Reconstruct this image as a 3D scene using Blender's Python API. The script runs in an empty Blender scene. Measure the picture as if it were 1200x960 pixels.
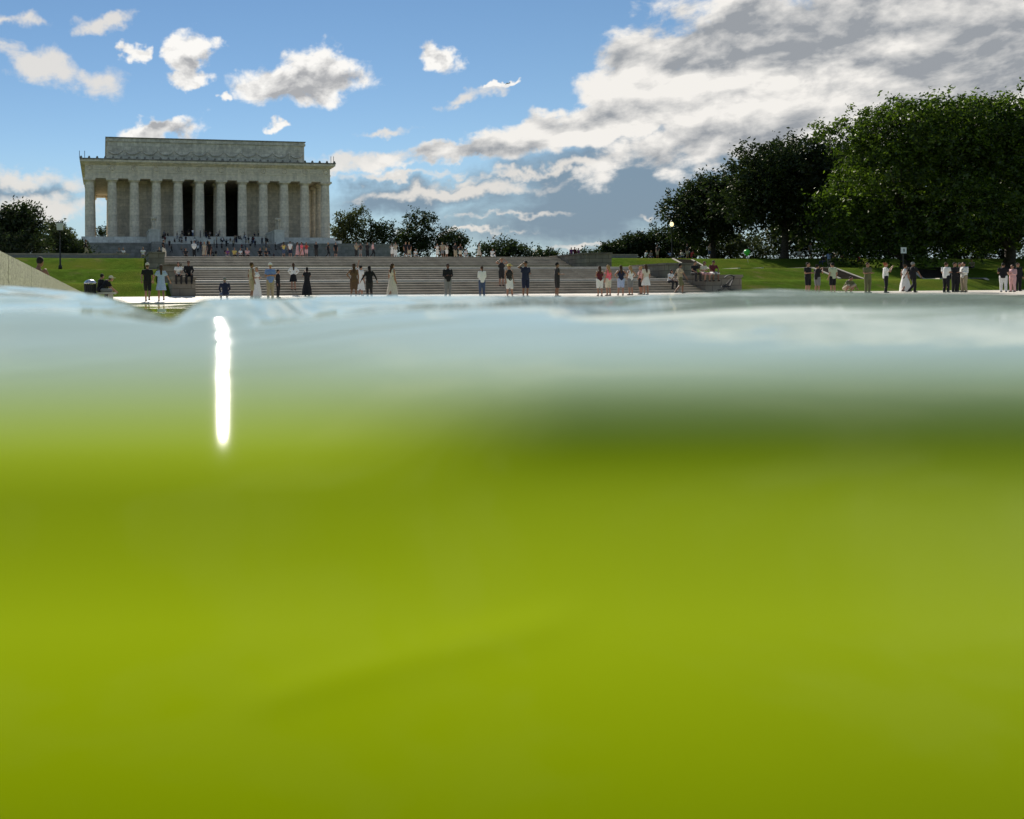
import bpy, bmesh, math, random
import numpy as np
from mathutils import Vector, Matrix
R = math.radians
random.seed(7)
RNG = np.random.default_rng(11)
scn = bpy.context.scene
col = scn.collection

# ------------------------------------------------------------------ camera
# X = north (right), Y = west (towards the memorial), Z = up, mean pool level = 0
EYE = 0.10
YAW = 10.0
ROLL = 0.5
FPX, PX, PY = 960.0, 289.0, 353.0            # focal length and principal point in photo pixels
cam_d = bpy.data.cameras.new('camera')
cam = bpy.data.objects.new('camera', cam_d); col.objects.link(cam)
cam_d.sensor_width = 36.0
cam_d.lens = 36.0 * FPX / 1200.0
cam_d.shift_x = (600.0 - PX) / 1200.0
cam_d.shift_y = -(480.0 - PY) / 1200.0
cam_d.clip_start = 0.004
cam_d.clip_end = 30000
cam_d.dof.use_dof = True                      # focused on the far bank, the wave at the lens is out of focus
cam_d.dof.focus_distance = 90.0
cam_d.dof.aperture_fstop = 13.0
fw = Vector((math.sin(R(YAW)), math.cos(R(YAW)), 0))
rt = Vector((math.cos(R(YAW)), -math.sin(R(YAW)), 0))
up = Vector((0, 0, 1))
c, s = math.cos(R(ROLL)), math.sin(R(ROLL))
rt2, up2 = rt * c - up * s, up * c + rt * s
cam.matrix_world = Matrix(((rt2.x, up2.x, -fw.x, 0), (rt2.y, up2.y, -fw.y, 0), (rt2.z, up2.z, -fw.z, EYE), (0, 0, 0, 1)))
scn.camera = cam

def az_of(px): return math.atan((px - PX) / FPX) + R(YAW)
def at(px, Y):                                # X of the thing seen in photo column px that stands at distance Y
    return Y * math.tan(az_of(px))
def azel(px, py):
    a = math.atan((px - PX) / FPX)
    hy = PY - (px - PX) * math.tan(R(ROLL))
    return a + R(YAW), math.atan((hy - py) / FPX * math.cos(a))

# ------------------------------------------------------------------ world, sun, exposure
SUN_AZ, SUN_EL = 8.0, 31.0
SKY_STRENGTH = 0.10
world = bpy.data.worlds.new('World'); scn.world = world; world.use_nodes = True
sun_d = bpy.data.lights.new('sun', 'SUN'); sun = bpy.data.objects.new('sun', sun_d); col.objects.link(sun)
sun_d.energy = 4.2; sun_d.angle = R(0.53); sun_d.color = (1.0, 0.93, 0.82)
sv = Vector((math.sin(R(SUN_AZ)) * math.cos(R(SUN_EL)), math.cos(R(SUN_AZ)) * math.cos(R(SUN_EL)), math.sin(R(SUN_EL))))
sun.rotation_euler = sv.to_track_quat('Z', 'Y').to_euler()
sun.location = (0, 0, 80)
scn.view_settings.view_transform = 'Standard'
scn.view_settings.look = 'None'
scn.view_settings.exposure = 0.8
scn.view_settings.gamma = 1.0
scn.view_settings.use_curve_mapping = False
scn.render.engine = 'CYCLES'
scn.cycles.use_denoising = True
scn.cycles.max_bounces = 8
scn.cycles.sample_clamp_indirect = 6.0
scn.cycles.caustics_reflective = False
scn.cycles.caustics_refractive = False

class NT:
    def __init__(s, nt): s.nt = nt
    def n(s, t, **kw):
        nd = s.nt.nodes.new(t)
        for k, v in kw.items(): setattr(nd, k, v)
        return nd
    def l(s, a, b): s.nt.links.new(a, b)
    def math(s, op, a, b=None, clamp=False):
        nd = s.nt.nodes.new('ShaderNodeMath'); nd.operation = op; nd.use_clamp = clamp
        for i, v in enumerate((a, b)):
            if v is None: continue
            if isinstance(v, (int, float)): nd.inputs[i].default_value = v
            else: s.l(v, nd.inputs[i])
        return nd.outputs[0]
    def smooth(s, v, a, b, lo=0.0, hi=1.0):
        nd = s.nt.nodes.new('ShaderNodeMapRange'); nd.interpolation_type = 'SMOOTHSTEP'
        s.l(v, nd.inputs['Value'])
        for k, x in zip(('From Min', 'From Max', 'To Min', 'To Max'), (a, b, lo, hi)): nd.inputs[k].default_value = x
        return nd.outputs[0]
    def mix(s, f, a, b):
        nd = s.nt.nodes.new('ShaderNodeMix'); nd.data_type = 'RGBA'
        if isinstance(f, (int, float)): nd.inputs[0].default_value = f
        else: s.l(f, nd.inputs[0])
        for i, v in ((6, a), (7, b)):
            if isinstance(v, tuple): nd.inputs[i].default_value = (*v, 1)
            else: s.l(v, nd.inputs[i])
        return nd.outputs[2]
    def noise(s, vec, scale, detail=4, rough=0.55, dist=0.0):
        nd = s.nt.nodes.new('ShaderNodeTexNoise')
        if vec is not None: s.l(vec, nd.inputs['Vector'])
        nd.inputs['Scale'].default_value = scale; nd.inputs['Detail'].default_value = detail
        nd.inputs['Roughness'].default_value = rough; nd.inputs['Distortion'].default_value = dist
        return nd.outputs['Fac']

def build_world():
    t = NT(world.node_tree); world.node_tree.nodes.clear()
    out = t.n('ShaderNodeOutputWorld'); bg = t.n('ShaderNodeBackground')
    bg.inputs['Strength'].default_value = SKY_STRENGTH
    t.l(bg.outputs[0], out.inputs[0])
    sky = t.n('ShaderNodeTexSky'); sky.sky_type = 'NISHITA'; sky.sun_disc = False
    sky.sun_elevation = R(SUN_EL); sky.sun_rotation = R(SUN_AZ)
    sky.air_density = 1.0; sky.dust_density = 0.0; sky.ozone_density = 1.2
    hs = t.n('ShaderNodeHueSaturation'); hs.inputs['Saturation'].default_value = 1.15; hs.inputs['Value'].default_value = 0.51
    t.l(sky.outputs[0], hs.inputs['Color'])
    tc = t.n('ShaderNodeTexCoord'); sx = t.n('ShaderNodeSeparateXYZ'); t.l(tc.outputs['Generated'], sx.inputs[0])
    azn = t.math('ARCTAN2', sx.outputs[0], sx.outputs[1]); eln = t.math('ARCSINE', sx.outputs[2])
    cb = t.n('ShaderNodeCombineXYZ'); t.l(azn, cb.inputs[0]); t.l(eln, cb.inputs[1])
    V0 = cb.outputs[0]
    wn = t.n('ShaderNodeTexNoise'); wn.inputs['Scale'].default_value = 22.0; wn.inputs['Detail'].default_value = 4; wn.inputs['Roughness'].default_value = 0.6; t.l(V0, wn.inputs['Vector'])
    def vm(op, a, b_):
        nd = t.n('ShaderNodeVectorMath', operation=op)
        for i, v in enumerate((a, b_)):
            if isinstance(v, tuple): nd.inputs[i].default_value = v
            else: t.l(v, nd.inputs[i])
        return nd.outputs[0]
    V = vm('ADD', V0, vm('MULTIPLY', vm('SUBTRACT', wn.outputs['Color'], (.5, .5, .5)), (.085, .055, 0)))
    def relief(scale, stretch, rot, detail, off):
        m1 = t.n('ShaderNodeMapping'); m1.inputs['Scale'].default_value = (1, stretch, 1); m1.inputs['Rotation'].default_value = (0, 0, R(rot)); t.l(V0, m1.inputs[0])
        m2 = vm('ADD', V0, off); m3 = t.n('ShaderNodeMapping'); m3.inputs['Scale'].default_value = (1, stretch, 1); m3.inputs['Rotation'].default_value = (0, 0, R(rot)); t.l(m2, m3.inputs[0])
        A = t.noise(m1.outputs[0], scale, detail, 0.58, 0.3); B = t.noise(m3.outputs[0], scale, detail - 2, 0.55, 0.3)
        return A, t.math('SUBTRACT', A, B)
    f1, r1 = relief(20.0, 1.5, 0, 8, (-.004, .011, 0))
    f2, r2 = relief(9.0, 2.0, -9, 8, (-.008, .020, 0))
    def field(items, vec=None):
        acc = None
        for (px, py, rx, ry, rot, amp) in items:
            a, e = azel(px, py)
            k = 1.0 / FPX / (1 + ((px - PX) / FPX) ** 2)
            m = t.n('ShaderNodeMapping'); m.vector_type = 'TEXTURE'
            m.inputs['Location'].default_value = (a, e, 0); m.inputs['Rotation'].default_value = (0, 0, R(rot))
            m.inputs['Scale'].default_value = (rx * k, ry / FPX * 0.9, 1)
            t.l(vec or V, m.inputs[0])
            ln = t.n('ShaderNodeVectorMath', operation='LENGTH'); t.l(m.outputs[0], ln.inputs[0])
            v = t.math('SUBTRACT', amp, ln.outputs['Value'])
            acc = v if acc is None else t.math('MAXIMUM', acc, v)
        return acc
    # free standing cumulus
    cum = field([(222, 60, 40, 34, 20, 1), (218, 90, 42, 16, 8, .95), (355, 98, 92, 30, 2, 1), (372, 78, 62, 32, 0, .95), (512, 64, 36, 22, -25, .95), (190, 150, 58, 20, 8, 1),
           (155, 64, 22, 18, 0, .8), (322, 145, 20, 11, 0, .85), (590, 100, 24, 6, 0, .8), (260, 112, 16, 14, 0, .7)])
    fz = t.math('MULTIPLY', t.math('SUBTRACT', f1, 0.5), 1.6)
    d1 = t.smooth(t.math('ADD', cum, fz), 0.02, 0.46)
    core = field([(230, 68, 34, 26, 10, .85), (362, 100, 80, 28, 3, 1.05), (515, 68, 24, 14, -25, .8), (198, 152, 50, 16, 6, 1.0)])
    lit1 = t.math('ADD', t.math('MULTIPLY', r1, 3.2), t.smooth(core, 0.05, 0.75, 0.95, 0.12), True)
    # the cloud bank
    bank = field([(755, 85, 120, 60, 8, 1), (880, 70, 190, 95, 5, 1.05), (1060, 50, 260, 110, 8, 1.15), (1330, 60, 300, 130, 0, 1.2),
                  (960, 130, 330, 46, 10, 1.05), (700, 145, 230, 32, 8, 1), (560, 176, 190, 20, 6, .9), (1240, 120, 300, 70, 0, 1.1)])
    nb = t.math('ADD', bank, t.math('MULTIPLY', t.math('SUBTRACT', t.math('ADD', t.math('MULTIPLY', f2, 0.55), t.math('MULTIPLY', f1, 0.45)), 0.5), 2.5))
    d2 = t.smooth(nb, 0.05, 0.42)
    core2 = field([(1000, 20, 230, 46, 6, 1), (850, 40, 90, 34, 25, .9), (1150, 95, 200, 40, 6, .9), (930, 88, 160, 16, 8, .7), (1180, 20, 120, 40, 0, .8)])
    lit2 = t.math('ADD', t.math('ADD', t.math('MULTIPLY', r2, 3.4), t.math('MULTIPLY', r1, 1.8)), t.math('ADD', t.smooth(core2, -0.2, 0.7, 0.74, 0.16), t.smooth(nb, 0.0, 0.5, 0.25, 0.0)), True)
    # wisps
    wis = field([(60, 78, 120, 30, -14, .9), (130, 26, 50, 18, 8, .75), (10, 28, 55, 16, 0, .7), (440, 190, 170, 18, 6, .85), (520, 224, 250, 13, 3, .8),
                 (600, 252, 90, 7, 0, .75), (30, 207, 120, 20, 0, .8), (40, 240, 140, 26, 0, .9), (545, 118, 60, 14, 12, .8), (450, 155, 60, 12, 10, .7), (760, 258, 40, 7, 0, .6), (640, 198, 230, 11, 5, .75), (560, 272, 130, 6, 0, .7), (690, 288, 70, 6, 0, .7), (480, 206, 120, 8, 3, .75)])
    d3 = t.smooth(t.math('ADD', wis, t.math('MULTIPLY', t.math('SUBTRACT', t.math('ADD', t.math('MULTIPLY', f1, .6), t.math('MULTIPLY', f2, .4)), 0.5), 3.0)), 0.0, 0.65, 0, 0.9)
    # grey stratus sheet low under the bank
    vei = field([(790, 208, 420, 90, 6, 1), (1100, 180, 420, 110, 0, 1), (480, 232, 280, 45, 2, .7), (30, 225, 200, 40, 0, .6)])
    d4 = t.smooth(t.math('ADD', vei, t.math('MULTIPLY', t.math('SUBTRACT', f2, 0.5), 1.1)), 0.0, 0.55, 0, 0.85)
    # the same broken cloud goes on over the rest of the sky
    outside = t.smooth(t.math('ABSOLUTE', t.math('SUBTRACT', azn, R(25))), R(45), R(60))
    high = t.smooth(eln, R(23), R(30))
    msk = t.math('MAXIMUM', outside, high)
    st5 = t.n('ShaderNodeMapping'); st5.inputs['Scale'].default_value = (1, 1, 1.6); t.l(tc.outputs['Generated'], st5.inputs[0])
    f5 = t.noise(st5.outputs[0], 3.2, 8, 0.58, 0.3)
    d5 = t.math('MULTIPLY', t.smooth(f5, 0.48, 0.66, 0, 0.6), msk)
    c5 = t.smooth(f5, 0.58, 0.72)
    S = 1.0 / SKY_STRENGTH
    def k(*v): return tuple(x * S for x in v)
    W = k(.56, .55, .53); G = k(.235, .24, .25); V4 = k(.105, .145, .19); CR = k(.46, .44, .41)
    hzn = t.smooth(eln, R(1), R(11), 0.75, 0.0)
    cl = t.mix(hzn, hs.outputs[0], k(.20, .27, .33))
    cl = t.mix(d4, cl, V4)
    cl = t.mix(d3, cl, CR)
    cl = t.mix(d2, cl, t.mix(lit2, k(.185, .198, .215), k(.52, .505, .48)))
    cl = t.mix(d1, cl, t.mix(lit1, G, W))
    cl = t.mix(d5, cl, t.mix(c5, W, G))
    t.l(cl, bg.inputs['Color'])
build_world()
world.cycles.sampling_method = 'MANUAL'; world.cycles.sample_map_resolution = 256

# ------------------------------------------------------------------ materials
MATS = {}
def mat(name, colr, rough=0.8, var=0.25, scale=8.0, bump=0.0, bscale=None, spec=0.3, extra=None, metal=0.0):
    if name in MATS: return MATS[name]
    m = bpy.data.materials.new(name); m.use_nodes = True
    t = NT(m.node_tree); b = m.node_tree.nodes['Principled BSDF']
    b.inputs['Roughness'].default_value = rough; b.inputs['Specular IOR Level'].default_value = spec
    b.inputs['Metallic'].default_value = metal
    tc = t.n('ShaderNodeTexCoord')
    n1 = t.noise(tc.outputs['Object'], scale, 6, 0.6)
    dk = tuple(x * (1 - var) for x in colr); lt = tuple(min(1, x * (1 + var)) for x in colr)
    cc = t.mix(t.smooth(n1, 0.3, 0.7), dk, lt)
    if extra: cc = extra(t, tc, cc)
    t.l(cc, b.inputs['Base Color'])
    if bump:
        bp = t.n('ShaderNodeBump'); bp.inputs['Strength'].default_value = bump; bp.inputs['Distance'].default_value = 0.05
        t.l(t.noise(tc.outputs['Object'], bscale or scale * 4, 5, 0.6), bp.inputs['Height']); t.l(bp.outputs[0], b.inputs['Normal'])
    MATS[name] = m
    return m

def ashlar(bw, bh, amount, joint):
    def f(t, tc, cc):
        # coursed marble blocks, too far away to be picked apart
        sx = t.n('ShaderNodeSeparateXYZ'); t.l(tc.outputs['Object'], sx.inputs[0])
        cb = t.n('ShaderNodeCombineXYZ'); t.l(t.math('ADD', sx.outputs[0], sx.outputs[1]), cb.inputs[0]); t.l(sx.outputs[2], cb.inputs[1])
        br = t.n('ShaderNodeTexBrick'); t.l(cb.outputs[0], br.inputs['Vector'])
        br.inputs['Scale'].default_value = 1.0; br.inputs['Brick Width'].default_value = bw; br.inputs['Row Height'].default_value = bh
        br.inputs['Mortar Size'].default_value = joint; br.inputs['Color1'].default_value = (1 - amount,) * 3 + (1,); br.inputs['Color2'].default_value = (1 + amount * .6,) * 3 + (1,)
        br.inputs['Mortar'].default_value = (0.6, 0.58, 0.55, 1)
        mx = t.n('ShaderNodeMix'); mx.data_type = 'RGBA'; mx.blend_type = 'MULTIPLY'; mx.inputs[0].default_value = 1
        t.l(cc, mx.inputs[6]); t.l(br.outputs[0], mx.inputs[7])
        st = t.n('ShaderNodeMapping'); st.inputs['Scale'].default_value = (1, 1, 0.12); t.l(tc.outputs['Object'], st.inputs[0])
        w = t.smooth(t.noise(st.outputs[0], 0.9, 6, 0.65), 0.40, 0.75, 0, 0.35)
        return t.mix(w, mx.outputs[2], (0.20, 0.19, 0.165))
    return f
M_MARBLE = mat('marble_wall', (0.66, 0.575, 0.455), 0.7, 0.16, 1.6, 0.4, 3, extra=ashlar(2.6, 0.9, 0.14, 0.02))
M_COLUMN = mat('marble_column', (0.80, 0.70, 0.555), 0.7, 0.14, 1.8, 0.3, 4, extra=ashlar(30, 1.25, 0.10, 0.02))
M_ENTAB = mat('marble_entablature', (0.78, 0.68, 0.535), 0.7, 0.14, 1.5, 0.3, 4, extra=ashlar(3.4, 9.0, 0.08, 0.015))
M_ATTIC = mat('marble_attic', (0.64, 0.595, 0.50), 0.75, 0.2, 1.2, 0.6, 2.5, extra=ashlar(2.2, 1.05, 0.16, 0.02))
M_WEATHER = mat('weathered_marble', (0.22, 0.205, 0.18), 0.85, 0.45, 1.5, 0.5, 4)
M_STYLO = mat('stylobate_marble', (0.68, 0.66, 0.59), 0.7, 0.12, 1.0, 0.2, 4, extra=ashlar(2.4, 5.0, 0.12, 0.02))
M_GRANITE_D = mat('granite_wall', (0.27, 0.255, 0.235), 0.8, 0.2, 1.2, 0.4, 3, extra=ashlar(1.8, 0.7, 0.18, 0.025))
def stained(t, tc, cc):
    g = t.n('ShaderNodeNewGeometry'); mp = t.n('ShaderNodeMapping'); mp.inputs['Scale'].default_value = (.5, .5, 1.2); t.l(g.outputs['Position'], mp.inputs[0])
    a = t.smooth(t.noise(mp.outputs[0], 1.3, 6, 0.7), 0.40, 0.68, 0, 0.55)
    c2 = t.mix(a, cc, (0.17, 0.145, 0.11))
    b = t.smooth(t.noise(mp.outputs[0], 7.0, 4, 0.7), 0.52, 0.70, 0, 0.45)
    return t.mix(b, c2, (0.40, 0.35, 0.28))
M_STEP = mat('granite_step', (0.37, 0.31, 0.235), 0.85, 0.14, 0.8, 0.15, 6, spec=0.15, extra=stained)
M_CHEEK = mat('granite_cheek', (0.24, 0.205, 0.16), 0.85, 0.2, 1.0, 0.2, 6, spec=0.15, extra=ashlar(1.3, 0.42, 0.2, 0.03))
M_STEP_PALE = mat('pale_granite', (0.50, 0.455, 0.38), 0.75, 0.12, 2.0, 0.2, 6)
M_PROM = mat('promenade_concrete', (0.60, 0.55, 0.47), 0.8, 0.10, 0.7, 0.2, 6)
def speckle(t, tc, cc):
    v = t.smooth(t.noise(tc.outputs['Object'], 55, 4, 0.75), 0.44, 0.60)
    return t.mix(t.math('MULTIPLY', v, 0.75), cc, (0.10, 0.09, 0.085))
M_COPING = mat('speckled_granite', (0.42, 0.39, 0.36), 0.7, 0.2, 14, 0.3, 90, extra=speckle)
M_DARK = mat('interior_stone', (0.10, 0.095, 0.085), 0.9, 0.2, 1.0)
def grassy(t, tc, cc):
    a = t.smooth(t.noise(tc.outputs['Object'], 0.25, 4, 0.6), 0.35, 0.7)
    c2 = t.mix(a, cc, (0.140, 0.165, 0.024))
    b = t.smooth(t.noise(tc.outputs['Object'], 9.0, 5, 0.7), 0.35, 0.65)
    c2 = t.mix(t.math('MULTIPLY', b, 0.6), c2, (0.045, 0.080, 0.012))
    dry = t.smooth(t.noise(tc.outputs['Object'], 0.6, 6, 0.7), 0.55, 0.72, 0, 0.7)
    return t.mix(dry, c2, (0.17, 0.15, 0.06))
M_GRASS = mat('lawn_grass', (0.088, 0.150, 0.018), 0.95, 0.25, 1.5, 1.0, 14, spec=0.0, extra=grassy)
M_PATH = mat('path_gravel', (0.032, 0.028, 0.022), 0.9, 0.25, 3, 0.4, 20, spec=0.0)
M_BARK = mat('bark', (0.05, 0.040, 0.030), 0.9, 0.35, 6, 0.8, 10)
M_METAL = mat('black_iron', (0.02, 0.02, 0.022), 0.45, 0.2, 5)
M_GLASSY = mat('frosted_lamp_glass', (0.62, 0.62, 0.58), 0.3, 0.05, 5)
M_WHITE = mat('white_paint', (0.78, 0.78, 0.74), 0.6, 0.05, 3)
M_POOL = mat('pool_basin', (0.13, 0.14, 0.06), 0.9, 0.2, 2)

def leaf_mat(name, a, b, trans=0.35):
    m = bpy.data.materials.new(name); m.use_nodes = True
    t = NT(m.node_tree); nt = m.node_tree; nt.nodes.remove(nt.nodes['Principled BSDF'])
    out = nt.nodes['Material Output']
    g = t.n('ShaderNodeNewGeometry')
    tc = t.n('ShaderNodeTexCoord')
    cc = t.mix(g.outputs['Random Per Island'], a, b)
    cc = t.mix(t.smooth(t.noise(tc.outputs['Object'], 0.5, 3), 0.35, 0.7, 0, 0.6), cc, tuple(x * 0.55 for x in a))
    d = t.n('ShaderNodeBsdfDiffuse'); t.l(cc, d.inputs[0])
    tr = t.n('ShaderNodeBsdfTranslucent'); t.l(cc, tr.inputs[0])
    mx = t.n('ShaderNodeMixShader'); mx.inputs[0].default_value = trans; t.l(d.outputs[0], mx.inputs[1]); t.l(tr.outputs[0], mx.inputs[2])
    gl = t.n('ShaderNodeBsdfGlossy'); gl.inputs['Roughness'].default_value = 0.45; gl.inputs[0].default_value = (0.5, 0.5, 0.45, 1)
    m2 = t.n('ShaderNodeMixShader'); m2.inputs[0].default_value = 0.05; t.l(mx.outputs[0], m2.inputs[1]); t.l(gl.outputs[0], m2.inputs[2])
    t.l(m2.outputs[0], out.inputs[0])
    return m
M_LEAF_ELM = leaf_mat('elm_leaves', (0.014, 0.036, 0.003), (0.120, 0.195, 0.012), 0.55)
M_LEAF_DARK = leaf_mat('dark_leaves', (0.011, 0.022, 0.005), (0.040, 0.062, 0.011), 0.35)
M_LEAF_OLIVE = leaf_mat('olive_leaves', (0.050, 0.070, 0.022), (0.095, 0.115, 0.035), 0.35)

def water_mat():
    m = bpy.data.materials.new('murky_green_water'); m.use_nodes = True
    t = NT(m.node_tree); b = m.node_tree.nodes['Principled BSDF']
    tc = t.n('ShaderNodeTexCoord')
    n = t.noise(tc.outputs['Object'], 9.0, 3, 0.5)
    sz = t.n('ShaderNodeSeparateXYZ'); t.l(tc.outputs['Object'], sz.inputs[0])
    thin = t.smooth(sz.outputs[2], 0.071, 0.091)                 # crest mask: sky reflection painted pale into the thin water's colour, murky below
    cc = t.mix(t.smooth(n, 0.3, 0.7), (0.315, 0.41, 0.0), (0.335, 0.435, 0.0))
    cc = t.mix(thin, cc, (0.46, 0.58, 0.515))  # pale teal stands in for sky mirrored at the grazing crest
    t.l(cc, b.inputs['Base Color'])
    b.inputs['Roughness'].default_value = 0.032
    b.inputs['Anisotropic'].default_value = 0.85
    tg = t.n('ShaderNodeCombineXYZ'); tg.inputs[0].default_value = fw.x; tg.inputs[1].default_value = fw.y; t.l(tg.outputs[0], b.inputs['Tangent'])   # fine ripples run along the crest
    b.inputs['IOR'].default_value = 1.33
    b.inputs['Specular IOR Level'].default_value = 0.17
    b.inputs['Subsurface Weight'].default_value = 0.0
    b.inputs['Subsurface Radius'].default_value = (0.8, 1.0, 0.2)
    b.inputs['Subsurface Scale'].default_value = 0.02
    bp = t.n('ShaderNodeBump'); bp.inputs['Distance'].default_value = 0.004
    mp = t.n('ShaderNodeMapping'); mp.inputs['Rotation'].default_value = (0, 0, R(YAW)); mp.inputs['Scale'].default_value = (7.0, 30.0, 1.0); t.l(tc.outputs['Object'], mp.inputs[0])
    t.l(t.math('MULTIPLY', t.smooth(sz.outputs[2], 0.076, 0.092), 0.35), bp.inputs['Strength'])          # ripples live on the crest
    t.l(t.noise(mp.outputs[0], 1.0, 3, 0.5, 0.6), bp.inputs['Height']); t.l(bp.outputs[0], b.inputs['Normal'])
    return m
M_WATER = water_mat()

# ------------------------------------------------------------------ mesh helpers
def mesh_obj(name, me, m=None, parent=None, smooth=False):
    o = bpy.data.objects.new(name, me); col.objects.link(o)
    if m is not None and not me.materials: me.materials.append(m)
    if smooth: me.polygons.foreach_set('use_smooth', np.ones(len(me.polygons), dtype=bool))
    if parent is not None: o.parent = parent
    return o
def empty(name, loc=(0, 0, 0), rz=0.0):
    o = bpy.data.objects.new(name, None); col.objects.link(o)
    o.location = loc; o.rotation_euler = (0, 0, rz); o.empty_display_size = 0.3
    return o
def tag(o, label, cat, group=None):
    o['label'] = label; o['category'] = cat
    if group: o['group'] = group
    return o
def structure(o): o['kind'] = 'structure'; return o
class MB:
    def __init__(s): s.v = []; s.f = []
    def add(s, vs, fs):
        n = len(s.v); s.v += [tuple(p) for p in vs]; s.f += [tuple(i + n for i in f) for f in fs]; return s
    def box(s, x0, x1, y0, y1, z0, z1):
        return s.add([(x0, y0, z0), (x1, y0, z0), (x1, y1, z0), (x0, y1, z0), (x0, y0, z1), (x1, y0, z1), (x1, y1, z1), (x0, y1, z1)],
                     [(0, 3, 2, 1), (4, 5, 6, 7), (0, 1, 5, 4), (1, 2, 6, 5), (2, 3, 7, 6), (3, 0, 4, 7)])
    def taper(s, x0, x1, y0, y1, z0, z1, ix, iy):
        return s.add([(x0, y0, z0), (x1, y0, z0), (x1, y1, z0), (x0, y1, z0), (x0 + ix, y0 + iy, z1), (x1 - ix, y0 + iy, z1), (x1 - ix, y1 - iy, z1), (x0 + ix, y1 - iy, z1)],
                     [(0, 3, 2, 1), (4, 5, 6, 7), (0, 1, 5, 4), (1, 2, 6, 5), (2, 3, 7, 6), (3, 0, 4, 7)])
    def tube(s, pts, rad, n=8, closed=False):
        pts = [Vector(p) for p in pts]
        if not hasattr(rad, '__len__'): rad = [rad] * len(pts)
        rings = []
        for i, p in enumerate(pts):
            if closed: d = pts[(i + 1) % len(pts)] - pts[i - 1]
            else: d = pts[min(i + 1, len(pts) - 1)] - pts[max(i - 1, 0)]
            d = d.normalized() if d.length > 1e-9 else Vector((0, 0, 1))
            ref = Vector((0, 0, 1)) if abs(d.z) < 0.95 else Vector((0, 1, 0))
            a = d.cross(ref).normalized(); b = d.cross(a)
            rings.append([p + (a * math.cos(2 * math.pi * k / n) + b * math.sin(2 * math.pi * k / n)) * rad[i] for k in range(n)])
        base = len(s.v)
        for r in rings: s.v += [tuple(p) for p in r]
        m = len(pts)
        for i in range(m if closed else m - 1):
            j = (i + 1) % m
            for k in range(n):
                k2 = (k + 1) % n
                s.f.append((base + i * n + k, base + i * n + k2, base + j * n + k2, base + j * n + k))
        if not closed:
            s.f.append(tuple(base + k for k in range(n))[::-1]); s.f.append(tuple(base + (m - 1) * n + k for k in range(n)))
        return s
    def lathe(s, prof, n=16, cx=0, cy=0, cz=0, ax=1.0, ay=1.0):
        base = len(s.v)
        for (r, z) in prof:
            for k in range(n):
                a = 2 * math.pi * k / n
                s.v.append((cx + r * ax * math.cos(a), cy + r * ay * math.sin(a), cz + z))
        for i in range(len(prof) - 1):
            for k in range(n):
                k2 = (k + 1) % n
                s.f.append((base + i * n + k, base + i * n + k2, base + (i + 1) * n + k2, base + (i + 1) * n + k))
        s.f.append(tuple(base + k for k in range(n))[::-1]); s.f.append(tuple(base + (len(prof) - 1) * n + k for k in range(n)))
        return s
    def ball(s, cx, cy, cz, rx, ry, rz, n=10, m=7):
        prof = [(max(1e-3, math.sin(math.pi * i / m)), -math.cos(math.pi * i / m)) for i in range(m + 1)]
        base = len(s.v); s.lathe(prof, n)
        for i in range(base, len(s.v)):
            x, y, z = s.v[i]; s.v[i] = (cx + x * rx, cy + y * ry, cz + z * rz)
        return s
    def mesh(s, name):
        me = bpy.data.meshes.new(name); me.from_pydata(s.v, [], s.f); me.update(); return me
    def build(s, name, m, parent=None, smooth=False):
        return mesh_obj(name, s.mesh(name), m, parent, smooth)
def box(name, m, parent, *a): return MB().box(*a).build(name, m, parent)
def copy_tree(o, parent=None):
    c2 = o.copy(); col.objects.link(c2); c2.parent = parent
    for ch in o.children: copy_tree(ch, c2)
    return c2

# ------------------------------------------------------------------ terrain
PROFILE = [(-700, 0.05), (36, 0.05), (37, 0.06), (46, 0.40), (47, 0.48), (49.5, 1.30), (55, 1.42), (58.5, 2.48), (69, 2.62), (74.5, 4.12), (95, 5.15),
           (120, 5.4), (165, 8.3), (215, 8.3), (300, 5.0), (600, 2.0), (9000, 0.0)]
PYs = [p[0] for p in PROFILE]; PZs = [p[1] for p in PROFILE]
def P(Y): return float(np.interp(Y, PYs, PZs))
POOL_X0, POOL_X1, POOL_Y1 = -0.5, 50.5, 37.0
def ground():
    xs = sorted(set([-9000, -3000, -1000, -400, -200, -120, -80, -60, -1.2, -1.19, 51.2, 51.21, 400, 700, 1500, 4000, 9000] + list(np.arange(-50, -1.3, 4.0)) + list(np.arange(2, 51, 4.0)) + list(np.arange(52, 130, 3.0)) + list(np.arange(135, 330, 20.0))))
    ys = sorted(set([-9000, -3000, -700, -699, -300, -100, -40, -10, 10, 30, 37.4, 37.41] + [float(y) for y in np.arange(38, 100, 0.75)] + [float(y) for y in np.arange(100, 230, 5)] + [250, 300, 400, 600, 1000, 2000, 4000, 9000]))
    v = []; f = []
    for y in ys:
        for x in xs:
            z = P(y) - 0.06
            if -1.195 < x < 51.205 and -699.5 < y < 37.405: z = -1.0
            elif 47 < y < 95: z += 0.04 * math.sin(x * 0.21 + y * 0.13) * (1 if (x < 2 or x > 49) else 0.0)
            v.append((x, y, z))
    nx = len(xs)
    for j in range(len(ys) - 1):
        for i in range(nx - 1):
            f.append((j * nx + i, j * nx + i + 1, (j + 1) * nx + i + 1, (j + 1) * nx + i))
    me = bpy.data.meshes.new('ground'); me.from_pydata(v, [], f)
    structure(mesh_obj('ground', me, M_GRASS, smooth=True))
ground()
structure(box('pool_floor', M_POOL, None, -1.1, 51.1, -690, 37.3, -0.9, -0.6))
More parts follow.
